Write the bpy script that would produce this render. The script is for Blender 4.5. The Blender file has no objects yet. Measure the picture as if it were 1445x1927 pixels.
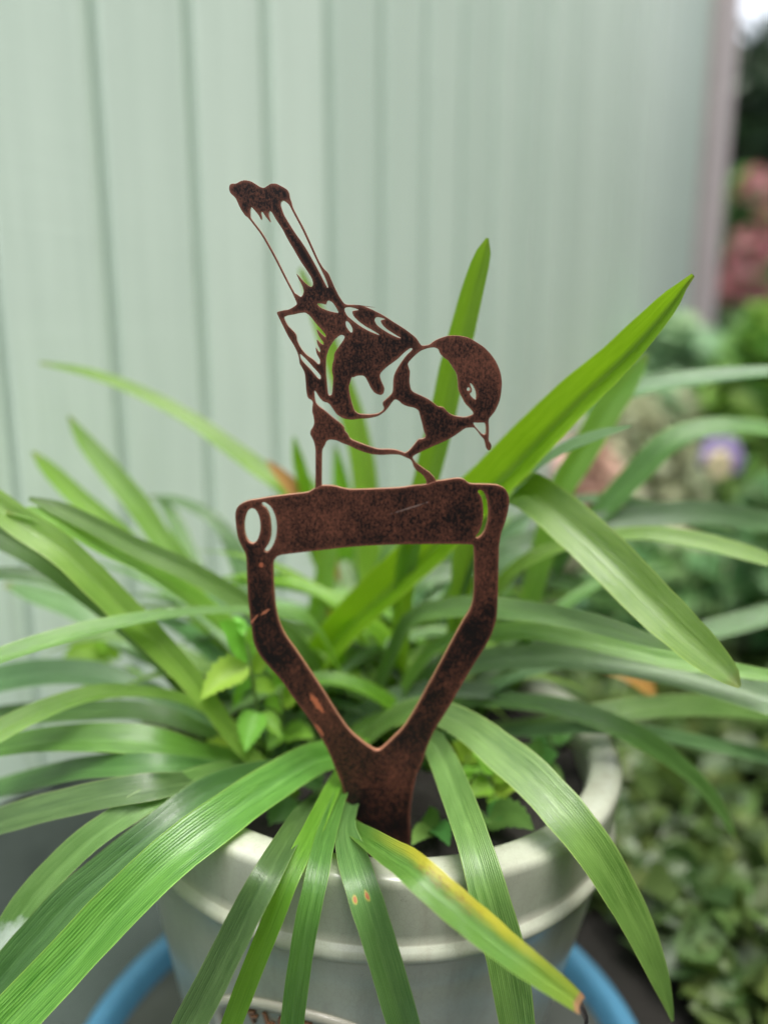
import bpy, bmesh, math, random
from mathutils import Vector, Matrix, noise as mnoise

random.seed(7)
S = bpy.context.scene
COL = S.collection
R = math.radians

# ------------------------------------------------------------------ camera
H = 0.58                      # camera height above the ground
PITCH = R(12.0)
FPX, CX, CY = 1455.0, 722.5, 963.5
cam_d = bpy.data.cameras.new('camera')
cam = bpy.data.objects.new('camera', cam_d)
COL.objects.link(cam)
cam.location = (0, 0, H)
cam.rotation_euler = (math.pi / 2 - PITCH, 0, 0)
cam_d.sensor_fit = 'VERTICAL'
cam_d.sensor_height = 24.0
cam_d.lens = 24.0 * FPX / 1927.0
cam_d.clip_start = 0.01
cam_d.clip_end = 200
cam_d.dof.use_dof = True
cam_d.dof.focus_distance = 0.386
cam_d.dof.aperture_fstop = 1.35
S.camera = cam

# ------------------------------------------------------------------ light
SUN_EL, SUN_AZ = R(72), R(150)       # high and soft, behind the camera to the right
W = bpy.data.worlds.new('World')
S.world = W
W.use_nodes = True
wn = W.node_tree
bg = wn.nodes['Background']
sky = wn.nodes.new('ShaderNodeTexSky')
sky.sky_type = 'NISHITA'
sky.sun_disc = False
sky.sun_elevation = SUN_EL
sky.sun_rotation = SUN_AZ
sky.air_density = 1.0
sky.dust_density = 4.0
sky.ozone_density = 1.0
hs = wn.nodes.new('ShaderNodeHueSaturation')   # cloud cover: same sky, less blue
hs.inputs['Saturation'].default_value = 0.28
wn.links.new(sky.outputs['Color'], hs.inputs['Color'])
wn.links.new(hs.outputs['Color'], bg.inputs['Color'])
bg.inputs['Strength'].default_value = 0.14
sd = bpy.data.lights.new('sun', 'SUN')
sd.energy = 1.5
sd.angle = R(35)
sd.color = (1.0, 0.96, 0.90)
sun = bpy.data.objects.new('sun', sd)
COL.objects.link(sun)
sdir = Vector((math.sin(SUN_AZ) * math.cos(SUN_EL), math.cos(SUN_AZ) * math.cos(SUN_EL), math.sin(SUN_EL)))
sun.rotation_euler = sdir.to_track_quat('Z', 'Y').to_euler()
sun.location = sdir * 5
S.view_settings.view_transform = 'Standard'
S.view_settings.look = 'None'
S.view_settings.gamma = 1.0
S.view_settings.exposure = 1.76
S.view_settings.use_curve_mapping = False
S.cycles.max_bounces = 8
S.cycles.transmission_bounces = 6
S.cycles.use_denoising = True

# ------------------------------------------------------------------ geometry helpers
CAMP = Vector((0, 0, H))
FWD = Vector((0, math.cos(PITCH), -math.sin(PITCH)))
UPV = Vector((0, math.sin(PITCH), math.cos(PITCH)))
RGT = Vector((1, 0, 0))


def at(px, py, Y):
    """the place at distance Y (metres north of the viewpoint) seen at photo position px, py; also its depth"""
    d = FWD + RGT * ((px - CX) / FPX) - UPV * ((py - CY) / FPX)
    t = Y / d.y
    return CAMP + d * t, t


SOIL_Z = H - 0.29
RIM_Z = H - 0.26
POT = Vector((-0.003, 0.506, 0))
LEAN = math.tan(R(3.4))      # the pot stands a little askew, foot to the left


def soil_y(py):
    a = math.atan((py - CY) / FPX) + PITCH
    return (H - SOIL_Z) / math.tan(a)


def link(name, me, parent=None, mats=()):
    o = bpy.data.objects.new(name, me)
    COL.objects.link(o)
    for m in mats:
        if me is not None:
            me.materials.append(m)
    if parent is not None:
        o.parent = parent
        o.matrix_parent_inverse = parent.matrix_basis.inverted()
    return o


def thing(name, loc, label=None, cat=None, group=None):
    o = bpy.data.objects.new(name, None)
    COL.objects.link(o)
    o.location = loc
    o.empty_display_size = 0.02
    if label:
        o['label'] = label
    if cat:
        o['category'] = cat
    if group:
        o['group'] = group
    return o


def tag(o, label, cat, group=None):
    o['label'] = label
    o['category'] = cat
    if group:
        o['group'] = group
    return o


def smooth(me):
    for p in me.polygons:
        p.use_smooth = True


def pydata(name, v, f, sm=True):
    me = bpy.data.meshes.new(name)
    me.from_pydata([tuple(x) for x in v], [], f)
    if sm:
        smooth(me)
    me.update()
    return me


def catmull(P, n):
    """P: list of equal-length tuples, arclength-resampled"""
    k = len(P[0])
    out = []
    Q = [tuple(2 * P[0][i] - P[1][i] for i in range(k))] + list(P) + [tuple(2 * P[-1][i] - P[-2][i] for i in range(k))]
    dense = []
    for s in range(1, len(Q) - 2):
        p0, p1, p2, p3 = Q[s - 1], Q[s], Q[s + 1], Q[s + 2]
        for j in range(12):
            t = j / 12
            dense.append(tuple(0.5 * (2 * p1[i] + (p2[i] - p0[i]) * t + (2 * p0[i] - 5 * p1[i] + 4 * p2[i] - p3[i]) * t * t
                                      + (3 * p1[i] - p0[i] - 3 * p2[i] + p3[i]) * t ** 3) for i in range(k)))
    dense.append(tuple(P[-1]))
    L = [0]
    for a, b in zip(dense, dense[1:]):
        L.append(L[-1] + math.hypot(a[0] - b[0], a[1] - b[1]) + 1e-6)
    j = 0
    for i in range(n):
        tgt = L[-1] * i / (n - 1)
        while j < len(L) - 2 and L[j + 1] < tgt:
            j += 1
        u = (tgt - L[j]) / (L[j + 1] - L[j])
        u = min(max(u, 0), 1)
        out.append(tuple(dense[j][i2] * (1 - u) + dense[j + 1][i2] * u for i2 in range(k)))
    return out


def lathe(name, prof, seg=96, closed=False):
    v, f = [], []
    n = len(prof)
    for i in range(seg):
        a = 2 * math.pi * i / seg
        for r, z in prof:
            v.append((r * math.cos(a), r * math.sin(a), z))
    m = n if closed else n - 1
    for i in range(seg):
        i2 = (i + 1) % seg
        for j in range(m):
            j2 = (j + 1) % n
            f.append((i * n + j, i2 * n + j, i2 * n + j2, i * n + j2))
    return pydata(name, v, f)


def tube(name, pts, rad, seg=8):
    v, f = [], []
    n = len(pts)
    for i, p in enumerate(pts):
        p = Vector(p)
        t = (Vector(pts[min(i + 1, n - 1)]) - Vector(pts[max(i - 1, 0)])).normalized()
        a = t.orthogonal().normalized()
        b = t.cross(a)
        r = rad[i] if isinstance(rad, (list, tuple)) else rad
        for k in range(seg):
            th = 2 * math.pi * k / seg
            v.append(p + (a * math.cos(th) + b * math.sin(th)) * r)
    for i in range(n - 1):
        for k in range(seg):
            k2 = (k + 1) % seg
            f.append((i * seg + k, i * seg + k2, (i + 1) * seg + k2, (i + 1) * seg + k))
    f.append(tuple(range(seg))[::-1])
    f.append(tuple((n - 1) * seg + k for k in range(seg)))
    return pydata(name, v, f)


# ------------------------------------------------------------------ material helpers
class NT:
    def __init__(self, name):
        self.m = bpy.data.materials.new(name)
        self.m.use_nodes = True
        self.t = self.m.node_tree
        self.b = self.t.nodes['Principled BSDF']
        self.out = self.t.nodes['Material Output']

    def n(self, typ, ins=None, **kw):
        x = self.t.nodes.new(typ)
        for k, v in kw.items():
            setattr(x, k, v)
        for k, v in (ins or {}).items():
            if isinstance(v, bpy.types.NodeSocket):
                self.t.links.new(v, x.inputs[k])
            else:
                x.inputs[k].default_value = v
        return x

    def l(self, a, b):
        self.t.links.new(a, b)

    def math(self, op, a, b=0.0, c=None, clamp=False):
        ins = {0: a, 1: b}
        if c is not None:
            ins[2] = c
        return self.n('ShaderNodeMath', ins, operation=op, use_clamp=clamp).outputs[0]

    def mix(self, fac, a, b, mode='MIX'):
        x = self.t.nodes.new('ShaderNodeMix')
        x.data_type = 'RGBA'
        x.blend_type = mode
        for k, v in ((0, fac), (6, a), (7, b)):
            if isinstance(v, bpy.types.NodeSocket):
                self.t.links.new(v, x.inputs[k])
            else:
                x.inputs[k].default_value = v
        return x.outputs[2]

    def noise(self, vec, scale, detail=3.0, rough=0.55, dist=0.0):
        ins = {'Scale': scale, 'Detail': detail, 'Roughness': rough, 'Distortion': dist}
        if vec is not None:
            ins['Vector'] = vec
        return self.n('ShaderNodeTexNoise', ins).outputs[0]

    def rng(self, v, a, b, c=0.0, d=1.0):
        return self.n('ShaderNodeMapRange', {0: v, 1: a, 2: b, 3: c, 4: d}, clamp=True).outputs[0]

    def bump(self, h, strength=0.2, dist=0.001):
        return self.n('ShaderNodeBump', {'Height': h, 'Strength': strength, 'Distance': dist}).outputs[0]

    def mapped(self, out, scale):
        return self.n('ShaderNodeMapping', {'Vector': out, 'Scale': scale}).outputs[0]


def c4(c):
    return (c[0], c[1], c[2], 1.0)


def leaf_mat(name, dark, light, trans, tf=0.35, rough=0.36, special=None):
    """long leaf blade: lengthwise veins, pale margin, light passing through"""
    M = NT(name)
    uv = M.n('ShaderNodeUVMap', uv_map='UVMap').outputs[0]
    sp = M.n('ShaderNodeSeparateXYZ', {0: uv})
    u, v = sp.outputs[0], sp.outputs[1]
    oi = M.n('ShaderNodeObjectInfo')
    rnd = oi.outputs['Random']
    off = M.n('ShaderNodeVectorMath', {0: uv, 1: M.n('ShaderNodeCombineXYZ', {0: M.math('MULTIPLY', rnd, 37.0), 1: M.math('MULTIPLY', rnd, 91.0)}).outputs[0]}, operation='ADD').outputs[0]
    streak = M.noise(M.mapped(off, (17, 11, 1)), 1.0, 4.0, 0.65)
    fine = M.noise(M.mapped(off, (70, 60, 1)), 1.0, 2.0, 0.6)
    cell = M.noise(M.mapped(off, (55, 900, 1)), 1.0, 1.0, 0.5)
    patch = M.noise(M.mapped(off, (1.5, 22, 1)), 1.0, 3.0, 0.6)
    f = M.math('ADD', M.math('MULTIPLY', streak, 0.55), M.math('MULTIPLY', fine, 0.55))
    f = M.math('ADD', f, M.math('MULTIPLY', patch, 0.30))
    f = M.math('ADD', f, M.math('MULTIPLY', cell, 0.14))
    vein = M.math('SINE', M.math('ADD', M.math('MULTIPLY', u, 118.0), M.math('MULTIPLY', streak, 7.0)))
    vein = M.math('MULTIPLY_ADD', vein, 0.5, 0.5)
    f = M.math('ADD', f, M.math('MULTIPLY', M.math('SUBTRACT', vein, 0.5), 0.16))
    f = M.rng(f, 0.62, 0.91)
    col = M.mix(f, c4(dark), c4(light))
    # blade edge and midrib
    e = M.math('ABSOLUTE', M.math('SUBTRACT', u, 0.5))
    edge = M.rng(e, 0.465, 0.495)
    col = M.mix(M.math('MULTIPLY', edge, 0.55), col, c4((light[0] * 2.0 + .05, light[1] * 1.5 + .05, light[2] * 1.7 + .02)))
    rib = M.rng(e, 0.05, 0.0)
    col = M.mix(M.math('MULTIPLY', rib, 0.25), col, c4((light[0] * 1.3, light[1] * 1.25, light[2] * 1.3)))
    # small specks and scars
    sp1 = M.noise(M.mapped(off, (9, 420, 1)), 1.0, 1.0, 0.5)
    col = M.mix(M.rng(sp1, 0.80, 0.83, 0, 0.55), col, c4((0.03, 0.035, 0.015)))
    sp2 = M.noise(M.mapped(off, (14, 300, 3)), 1.3, 2.0, 0.5)
    col = M.mix(M.rng(sp2, 0.765, 0.79, 0, 0.5), col, c4((0.30, 0.36, 0.16)))
    vn_ = M.n('ShaderNodeSeparateXYZ', {0: M.n('ShaderNodeUVMap', uv_map='Along').outputs[0]}).outputs[1]
    tipf = M.math('MULTIPLY', M.rng(M.math('ADD', vn_, M.math('MULTIPLY', streak, 0.03)), 0.985, 1.0), M.rng(M.math('FRACT', M.math('MULTIPLY', rnd, 5.1)), 0.45, 0.55))
    col = M.mix(M.math('MULTIPLY', tipf, 0.35), col, c4((0.22, 0.14, 0.05)))
    if special:
        col = special(M, u, v, col)
    hsv = M.n('ShaderNodeHueSaturation', {'Color': col, 'Hue': M.rng(rnd, 0, 1, 0.487, 0.513),
                                          'Saturation': M.rng(M.math('FRACT', M.math('MULTIPLY', rnd, 7.3)), 0, 1, 0.9, 1.08),
                                          'Value': M.rng(M.math('FRACT', M.math('MULTIPLY', rnd, 13.7)), 0, 1, 0.85, 1.15)})
    col = hsv.outputs[0]
    M.l(col, M.b.inputs['Base Color'])
    M.b.inputs['Roughness'].default_value = rough
    M.l(M.rng(fine, 0.3, 0.7, rough - 0.05, rough + 0.10), M.b.inputs['Roughness'])
    M.b.inputs['Specular IOR Level'].default_value = 0.75
    M.b.inputs['Coat Weight'].default_value = 0.15
    M.b.inputs['Coat Roughness'].default_value = 0.28
    ht = M.math('ADD', M.math('ADD', M.math('MULTIPLY', streak, 1.2), M.math('MULTIPLY', vein, 0.5)), M.math('MULTIPLY', cell, 0.35))
    nb = M.bump(ht, 0.6, 0.0006)
    M.l(nb, M.b.inputs['Normal'])
    tr = M.n('ShaderNodeBsdfTranslucent', {'Color': M.mix(0.75, col, c4(trans), 'MIX')})
    ms = M.n('ShaderNodeMixShader', {0: tf, 1: M.b.outputs[0], 2: tr.outputs[0]})
    M.l(ms.outputs[0], M.out.inputs['Surface'])
    return M.m


def broad_mat(name, dark, light, trans, tf=0.3, rough=0.5, island=True, hue=0.03):
    """broad small leaves: tone differs from leaf to leaf"""
    M = NT(name)
    geo = M.n('ShaderNodeNewGeometry')
    rnd = geo.outputs['Random Per Island'] if island else M.n('ShaderNodeObjectInfo').outputs['Random']
    tc = M.n('ShaderNodeTexCoord').outputs['Object']
    nz = M.noise(tc, 140, 4)
    f = M.math('ADD', M.math('MULTIPLY', rnd, 0.65), M.math('MULTIPLY', nz, 0.4))
    col = M.mix(f, c4(dark), c4(light))
    hsv = M.n('ShaderNodeHueSaturation', {'Color': col, 'Hue': M.rng(M.math('FRACT', M.math('MULTIPLY', rnd, 9.1)), 0, 1, 0.5 - hue, 0.5 + hue)})
    col = hsv.outputs[0]
    M.l(col, M.b.inputs['Base Color'])
    M.b.inputs['Roughness'].default_value = rough
    M.l(M.bump(nz, 0.4, 0.0015), M.b.inputs['Normal'])
    tr = M.n('ShaderNodeBsdfTranslucent', {'Color': M.mix(0.6, col, c4(trans))})
    ms = M.n('ShaderNodeMixShader', {0: tf, 1: M.b.outputs[0], 2: tr.outputs[0]})
    M.l(ms.outputs[0], M.out.inputs['Surface'])
    return M.m


def plain(name, col, rough=0.6, var=0.25, scale=40, bump=0.2, metallic=0.0):
    M = NT(name)
    tc = M.n('ShaderNodeTexCoord').outputs['Object']
    nz = M.noise(tc, scale, 5, 0.6)
    a = tuple(x * (1 - var) for x in col)
    b = tuple(min(x * (1 + var), 1) for x in col)
    M.l(M.mix(nz, c4(a), c4(b)), M.b.inputs['Base Color'])
    M.b.inputs['Roughness'].default_value = rough
    M.b.inputs['Metallic'].default_value = metallic
    if bump:
        M.l(M.bump(nz, bump, 0.003), M.b.inputs['Normal'])
    return M.m


def yellow_side(M, u, v, col):
    nz = M.noise(M.mapped(M.n('ShaderNodeUVMap', uv_map='UVMap').outputs[0], (4, 60, 1)), 1.0, 4)
    vn = M.n('ShaderNodeSeparateXYZ', {0: M.n('ShaderNodeUVMap', uv_map='Along').outputs[0]}).outputs[1]
    nz = M.math('ADD', M.math('MULTIPLY', nz, 0.4), M.math('MULTIPLY', M.noise(M.mapped(M.n('ShaderNodeUVMap', uv_map='UVMap').outputs[0], (22, 30, 1)), 1.0, 4, 0.7), 0.6))
    uu = M.math('ADD', u, M.math('MULTIPLY', M.math('SUBTRACT', nz, 0.5), 0.42))
    f = M.math('MULTIPLY', M.rng(uu, 0.13, 0.36, 1.0, 0.0), M.math('MULTIPLY', M.rng(vn, 0.12, 0.32), M.rng(vn, 0.90, 0.6, 0.35, 1.0)))
    col = M.mix(M.math('MULTIPLY', f, 0.97), col, c4((0.46, 0.40, 0.02)))
    col = M.mix(M.rng(vn, 0.72, 0.98, 0, 0.5), col, c4((0.26, 0.32, 0.03)))
    spk = M.noise(M.mapped(M.n('ShaderNodeUVMap', uv_map='UVMap').outputs[0], (16, 260, 1)), 1.0, 3, 0.7)
    band = M.math('MULTIPLY', M.rng(vn, 0.28, 0.36), M.rng(vn, 0.62, 0.54))
    band = M.math('MULTIPLY', band, M.rng(M.math('ABSOLUTE', M.math('SUBTRACT', u, 0.25)), 0.2, 0.08))
    col = M.mix(M.math('MULTIPLY', M.rng(spk, 0.50, 0.60), M.math('MULTIPLY', band, 0.75)), col, c4((0.22, 0.08, 0.02)))
    return M.mix(M.rng(vn, 0.974, 0.984), col, c4((0.32, 0.16, 0.09)))


def rust_spots(M, u, v, col):
    vn = M.n('ShaderNodeSeparateXYZ', {0: M.n('ShaderNodeUVMap', uv_map='Along').outputs[0]}).outputs[1]
    for (u0, v0, su, sv) in ((0.42, 0.435, 0.055, 0.016), (0.80, 0.430, 0.06, 0.012)):
        du = M.math('DIVIDE', M.math('SUBTRACT', u, u0), su)
        dv = M.math('DIVIDE', M.math('SUBTRACT', vn, v0), sv)
        d = M.math('SQRT', M.math('ADD', M.math('MULTIPLY', du, du), M.math('MULTIPLY', dv, dv)))
        d = M.math('ADD', d, M.math('MULTIPLY', M.noise(M.mapped(M.n('ShaderNodeUVMap', uv_map='UVMap').outputs[0], (14, 170, 1)), 1.0, 4, 0.7), 1.3))
        col = M.mix(M.rng(d, 2.1, 1.6), col, c4((0.35, 0.33, 0.05)))
        col = M.mix(M.rng(d, 1.65, 1.35), col, c4((0.36, 0.10, 0.03)))
    return col


def mildew(M, u, v, col):
    vn = M.n('ShaderNodeSeparateXYZ', {0: M.n('ShaderNodeUVMap', uv_map='Along').outputs[0]}).outputs[1]
    nz = M.noise(M.mapped(M.n('ShaderNodeUVMap', uv_map='UVMap').outputs[0], (5, 140, 1)), 1.0, 5, 0.7)
    f = M.rng(M.math('ADD', M.math('ADD', vn, M.math('MULTIPLY', u, -0.10)), M.math('MULTIPLY', nz, 0.10)), 0.80, 0.84)
    return M.mix(M.math('MULTIPLY', f, 0.8), col, c4((0.45, 0.52, 0.47)))


LM = {
    'mid': leaf_mat('leaf_green', (0.034, 0.108, 0.012), (0.134, 0.268, 0.054), (0.22, 0.48, 0.02), 0.32, 0.35),
    'fresh': leaf_mat('leaf_young_green', (0.060, 0.170, 0.008), (0.185, 0.355, 0.042), (0.37, 0.66, 0.014), 0.43, 0.35),
    'dark': leaf_mat('leaf_deep_green', (0.017, 0.058, 0.010), (0.080, 0.165, 0.044), (0.13, 0.31, 0.018), 0.24, 0.34),
    'grey': leaf_mat('leaf_blue_green', (0.033, 0.098, 0.026), (0.122, 0.238, 0.086), (0.20, 0.43, 0.05), 0.30, 0.35),
    'yellow': leaf_mat('leaf_yellowing', (0.042, 0.126, 0.013), (0.138, 0.270, 0.046), (0.29, 0.46, 0.02), 0.31, 0.35, special=yellow_side),
    'spotted': leaf_mat('leaf_rust_spotted', (0.026, 0.094, 0.013), (0.098, 0.215, 0.046), (0.15, 0.38, 0.02), 0.27, 0.35, special=rust_spots),
    'mildew': leaf_mat('leaf_mildewed', (0.042, 0.116, 0.017), (0.138, 0.255, 0.070), (0.21, 0.44, 0.045), 0.32, 0.38, special=mildew),
    'dead': leaf_mat('leaf_dead_orange', (0.22, 0.11, 0.02), (0.44, 0.25, 0.05), (0.5, 0.28, 0.05), 0.3),
}


# ------------------------------------------------------------------ leaf blades
POT_PROF = ((0.012, .1665), (-.02, .167), (-.055, .165), (-.095, .153), (-.16, .141), (-.30, .120))


def in_pot(p, m=0.011):
    """is p within m of the pot's wall"""
    dz = p.z - RIM_Z
    if dz > 0.0115:
        return False
    r = math.hypot(p.x - POT.x - dz * LEAN, p.y - POT.y)
    if dz > -0.03 and r < 0.134:
        return False
    for (za, ra), (zb, rb) in zip(POT_PROF, POT_PROF[1:]):
        if zb <= dz <= za:
            u = (za - dz) / (za - zb)
            return r < ra * (1 - u) + rb * u + m
    return False


def clear_pot(sm):
    """blades bend over the pot's rim instead of through it"""
    lim = []
    for px, py, w, Y in sm:
        y = 0.22
        while y < Y and not in_pot(at(px, py, y)[0]):
            y += 0.002
        lim.append(min(Y, y - 0.002) if y < Y else Y)
    n = len(sm)
    Y0, Y1 = min(sm[0][3], lim[0]), sm[-1][3]
    if all(q[3] <= l for q, l in zip(sm, lim)):
        return sm
    # tightest bend from root to tip that stays clear everywhere, then eased
    y = [min(q[3], l) for q, l in zip(sm, lim)]
    hull = []
    for k in range(n):
        while len(hull) > 1 and (y[hull[-1]] - y[hull[-2]]) * (k - hull[-2]) >= (y[k] - y[hull[-2]]) * (hull[-1] - hull[-2]):
            hull.pop()
        hull.append(k)
    ys = y[:]
    for a, b in zip(hull, hull[1:]):
        for k in range(a, b + 1):
            ys[k] = y[a] + (y[b] - y[a]) * (k - a) / (b - a)
    for _ in range(26):
        ys = [ys[0]] + [(ys[k - 1] + 2 * ys[k] + ys[k + 1]) / 4 for k in range(1, n - 1)] + [ys[-1]]
    ex = max(0.0, max(a - b - 0.004 for a, b in zip(ys, lim)))
    ys = [v - ex * min(1, 3 * k / n) for k, v in enumerate(ys)]
    return [(q[0], q[1], q[2], y) for q, y in zip(sm, ys)]


def blade(name, pts, mat, parent, up=0.35, fold=0.16, n=26, cross=7, twist=0.0):
    """pts: (px, py, width in px, Y); the blade's upper face turns partly to the sky"""
    sm = clear_pot(catmull(pts, n))
    P, Wd = [], []
    for px, py, w, Y in sm:
        p, t = at(px, py, Y)
        P.append(p)
        Wd.append(max(w * 0.93, 1.0) * t / FPX)
    return blade3(name, P, Wd, mat, parent, up, fold, cross, twist, view=True)


def blade3(name, P, Wd, mat, parent, up=0.35, fold=0.16, cross=7, twist=0.0, view=False, upvec=Vector((0, 0, 1))):
    n = len(P)
    v, f, uvs, al = [], [], [], []
    L = [0]
    for a, b in zip(P, P[1:]):
        L.append(L[-1] + (b - a).length)
    prev = None
    seed = random.random() * 50
    for i in range(n):
        T = (P[min(i + 1, n - 1)] - P[max(i - 1, 0)]).normalized()
        tc = (CAMP - P[i]).normalized()
        N = (tc * (1 - up) + upvec * up) if view else (upvec + tc * 0.25)
        N = N - T * N.dot(T)
        if N.length < 1e-4:
            N = tc - T * tc.dot(T)
        N.normalize()
        tw = twist * (i / (n - 1) - 0.5) + 0.10 * mnoise.noise(Vector((seed, i * 0.22, 0)))
        N = Matrix.Rotation(tw, 3, T) @ N
        if prev is not None:
            N = (N + prev * 0.6).normalized()
            N = (N - T * N.dot(T)).normalized()
        prev = N
        side = T.cross(N).normalized()
        comp = 1.0
        if view:
            ss = side - tc * side.dot(tc)
            comp = min(1.0 / max(ss.length, 0.3), 1.7)
        hw = Wd[i] * 0.5 * comp
        wob = 1 + 0.035 * mnoise.noise(Vector((seed, 7, i * 0.5)))
        for j in range(cross):
            s = -1 + 2 * j / (cross - 1)
            h = 2.3 * fold * hw * (math.sqrt(s * s + 0.012) - 0.5) + 0.05 * hw * mnoise.noise(Vector((seed + s * 1.5, i * 0.3, 3)))
            if abs(s) < 0.01:
                h -= fold * hw * 0.18
            v.append(P[i] + side * (s * hw * wob) + N * h)
            uvs.append((j / (cross - 1), L[i]))
            al.append((j / (cross - 1), i / (n - 1)))
    for i in range(n - 1):
        for j in range(cross - 1):
            a = i * cross + j
            f.append((a, a + 1, a + cross + 1, a + cross))
    me = pydata(name, v, f)
    l1 = me.uv_layers.new(name='UVMap')
    l2 = me.uv_layers.new(name='Along')
    for lp in me.loops:
        l1.data[lp.index].uv = uvs[lp.vertex_index]
        l2.data[lp.index].uv = al[lp.vertex_index]
    return link(name, me, parent, [mat])


def ovate(name, base, tip, w, mat, parent, droop=0.15, up=0.4, serr=0.10, n=17):
    """toothed egg-shaped leaf from base (x,y,Y) to tip (x,y,Y)"""
    b, tb = at(*base)
    t, tt = at(*tip)
    Wm = w * (tb + tt) / 2 / FPX
    L = (t - b).length
    P, Wd = [], []
    for i in range(n):
        s = i / (n - 1)
        P.append(b.lerp(t, s) + Vector((0, 0, L * droop * math.sin(math.pi * s))))
        prof = (math.sin(math.pi * min(s, 1) ** 0.72) ** 0.85) if 0 < s < 1 else 0.0
        tooth = 1 + serr * (1 if i % 2 else -1) * (0.5 if s > 0.9 else 1)
        Wd.append(max(Wm * prof * tooth, 0.0006))
    return blade3(name, P, Wd, mat, parent, up=up, fold=0.22, cross=5, view=True)


# ------------------------------------------------------------------ setting: ground
M = NT('damp_ground')
tc = M.n('ShaderNodeTexCoord').outputs['Object']
n1 = M.noise(tc, 3.0, 6, 0.6)
n2 = M.noise(tc, 60.0, 6, 0.7)
M.l(M.mix(M.math('ADD', M.math('MULTIPLY', n1, 0.6), M.math('MULTIPLY', n2, 0.5)), c4((0.005, 0.0045, 0.0035)), c4((0.022, 0.019, 0.014))), M.b.inputs['Base Color'])
M.b.inputs['Roughness'].default_value = 0.9
M.l(M.bump(n2, 0.8, 0.02), M.b.inputs['Normal'])
GROUND = M.m
gm = pydata('ground', [(-40, -40, 0), (40, -40, 0), (40, 60, 0), (-40, 60, 0)], [(0, 1, 2, 3)], False)
g = link('ground', gm, None, [GROUND])
g['kind'] = 'structure'
# concrete paving by the fence, under the pot
M = NT('grey_concrete')
tc = M.n('ShaderNodeTexCoord').outputs['Object']
n1 = M.noise(tc, 5.0, 6, 0.6)
n2 = M.noise(tc, 120.0, 5, 0.7)
M.l(M.mix(M.math('ADD', M.math('MULTIPLY', n1, 0.7), M.math('MULTIPLY', n2, 0.4)), c4((0.026, 0.036, 0.030)), c4((0.080, 0.104, 0.090))), M.b.inputs['Base Color'])
M.b.inputs['Roughness'].default_value = 0.9
M.b.inputs['Specular IOR Level'].default_value = 0.25
M.l(M.bump(n2, 0.4, 0.003), M.b.inputs['Normal'])
CONC = M.m
pm = pydata('paving', [(-2.0, -1.0, 0.004), (0.03, -1.0, 0.004), (0.03, 0.75, 0.004), (-0.05, 1.1, 0.004), (-2.0, 1.1, 0.004)], [(0, 1, 2, 3, 4)], False)
pv = link('paving', pm, None, [CONC])
pv['kind'] = 'structure'

# ------------------------------------------------------------------ fence
Z0, TF = 1.20, 1.5
FD = Vector((1, TF, 0)).normalized()
FN = Vector((TF, -1, 0)).normalized()      # towards the viewer
FO = Vector((0, Z0, 0))
PW = 0.0543 * Z0 * math.sqrt(1 + TF * TF)
S0 = -0.2325 * Z0 * math.sqrt(1 + TF * TF)
M = NT('sage_painted_board')
tc = M.n('ShaderNodeTexCoord').outputs['Object']
grain = M.noise(M.mapped(tc, (60, 60, 2.5)), 1.0, 5, 0.65, 0.4)
saw = M.noise(M.mapped(tc, (4, 4, 130)), 1.0, 3, 0.6)
blot = M.noise(tc, 3.0, 4, 0.6)
rnd = M.n('ShaderNodeObjectInfo').outputs['Random']
f = M.math('ADD', M.math('MULTIPLY', grain, 0.5), M.math('MULTIPLY', blot, 0.35))
f = M.math('ADD', f, M.math('MULTIPLY', M.math('SUBTRACT', rnd, 0.3), 0.40))
col = M.mix(M.rng(f, 0.3, 0.8), c4((0.415, 0.515, 0.440)), c4((0.565, 0.670, 0.585)))
run = M.noise(M.mapped(tc, (28, 28, 1.6)), 1.0, 5, 0.7)
col = M.mix(M.rng(run, 0.56, 0.74, 0, 0.35), col, c4((0.27, 0.33, 0.27)))
M.l(col, M.b.inputs['Base Color'])
M.b.inputs['Roughness'].default_value = 0.55
M.l(M.bump(M.math('ADD', grain, M.math('MULTIPLY', saw, 0.35)), 0.3, 0.002), M.b.inputs['Normal'])
SAGE = M.m
BASE_GREY = plain('grey_green_base', (0.085, 0.108, 0.095), 0.85, 0.35, 25, 0.5)
fence = thing('fence', FO + FD * S0, 'tall sage green painted board fence running behind the pot', 'fence')
FH = 2.0
frot = Matrix((FD, -FN, Vector((0, 0, 1)))).transposed()   # local x along, y away, z up


def fpt(s, d, z):
    """s along the fence, d towards the viewer, z up"""
    return FO + FD * s + FN * d + Vector((0, 0, z))


def plank_mesh(w, z0, z1):
    c, th, g = 0.0120, 0.019, 0.0108
    prof = [(g, 0), (g, th - 0.0012), (c, th), (w - c, th), (w - g, th - 0.0012), (w - g, 0)]
    v, f = [], []
    nz = 6
    for k in range(nz):
        z = z0 + (z1 - z0) * k / (nz - 1)
        for x, y in prof:
            v.append((x, -y, z))
    m = len(prof)
    for k in range(nz - 1):
        for j in range(m):
            j2 = (j + 1) % m
            f.append((k * m + j, k * m + j2, (k + 1) * m + j2, (k + 1) * m + j))
    f.append(tuple(range(m))[::-1])
    f.append(tuple((nz - 1) * m + j for j in range(m)))
    me = pydata('plank', v, f, False)
    return me


pmesh = plank_mesh(PW, 0.17, FH)
pmesh.materials.append(SAGE)
K0, K1 = -6, 20
for k in range(K0, K1):
    o = link('plank', pmesh, None)
    s = S0 + k * PW
    o.matrix_basis = Matrix.Translation(FO + FD * s + FN * (random.uniform(-.001, .001))) @ frot.to_4x4() @ Matrix.Rotation(random.uniform(-.004, .004), 4, 'Z')
    o.parent = fence
    o.matrix_parent_inverse = fence.matrix_basis.inverted()


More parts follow.
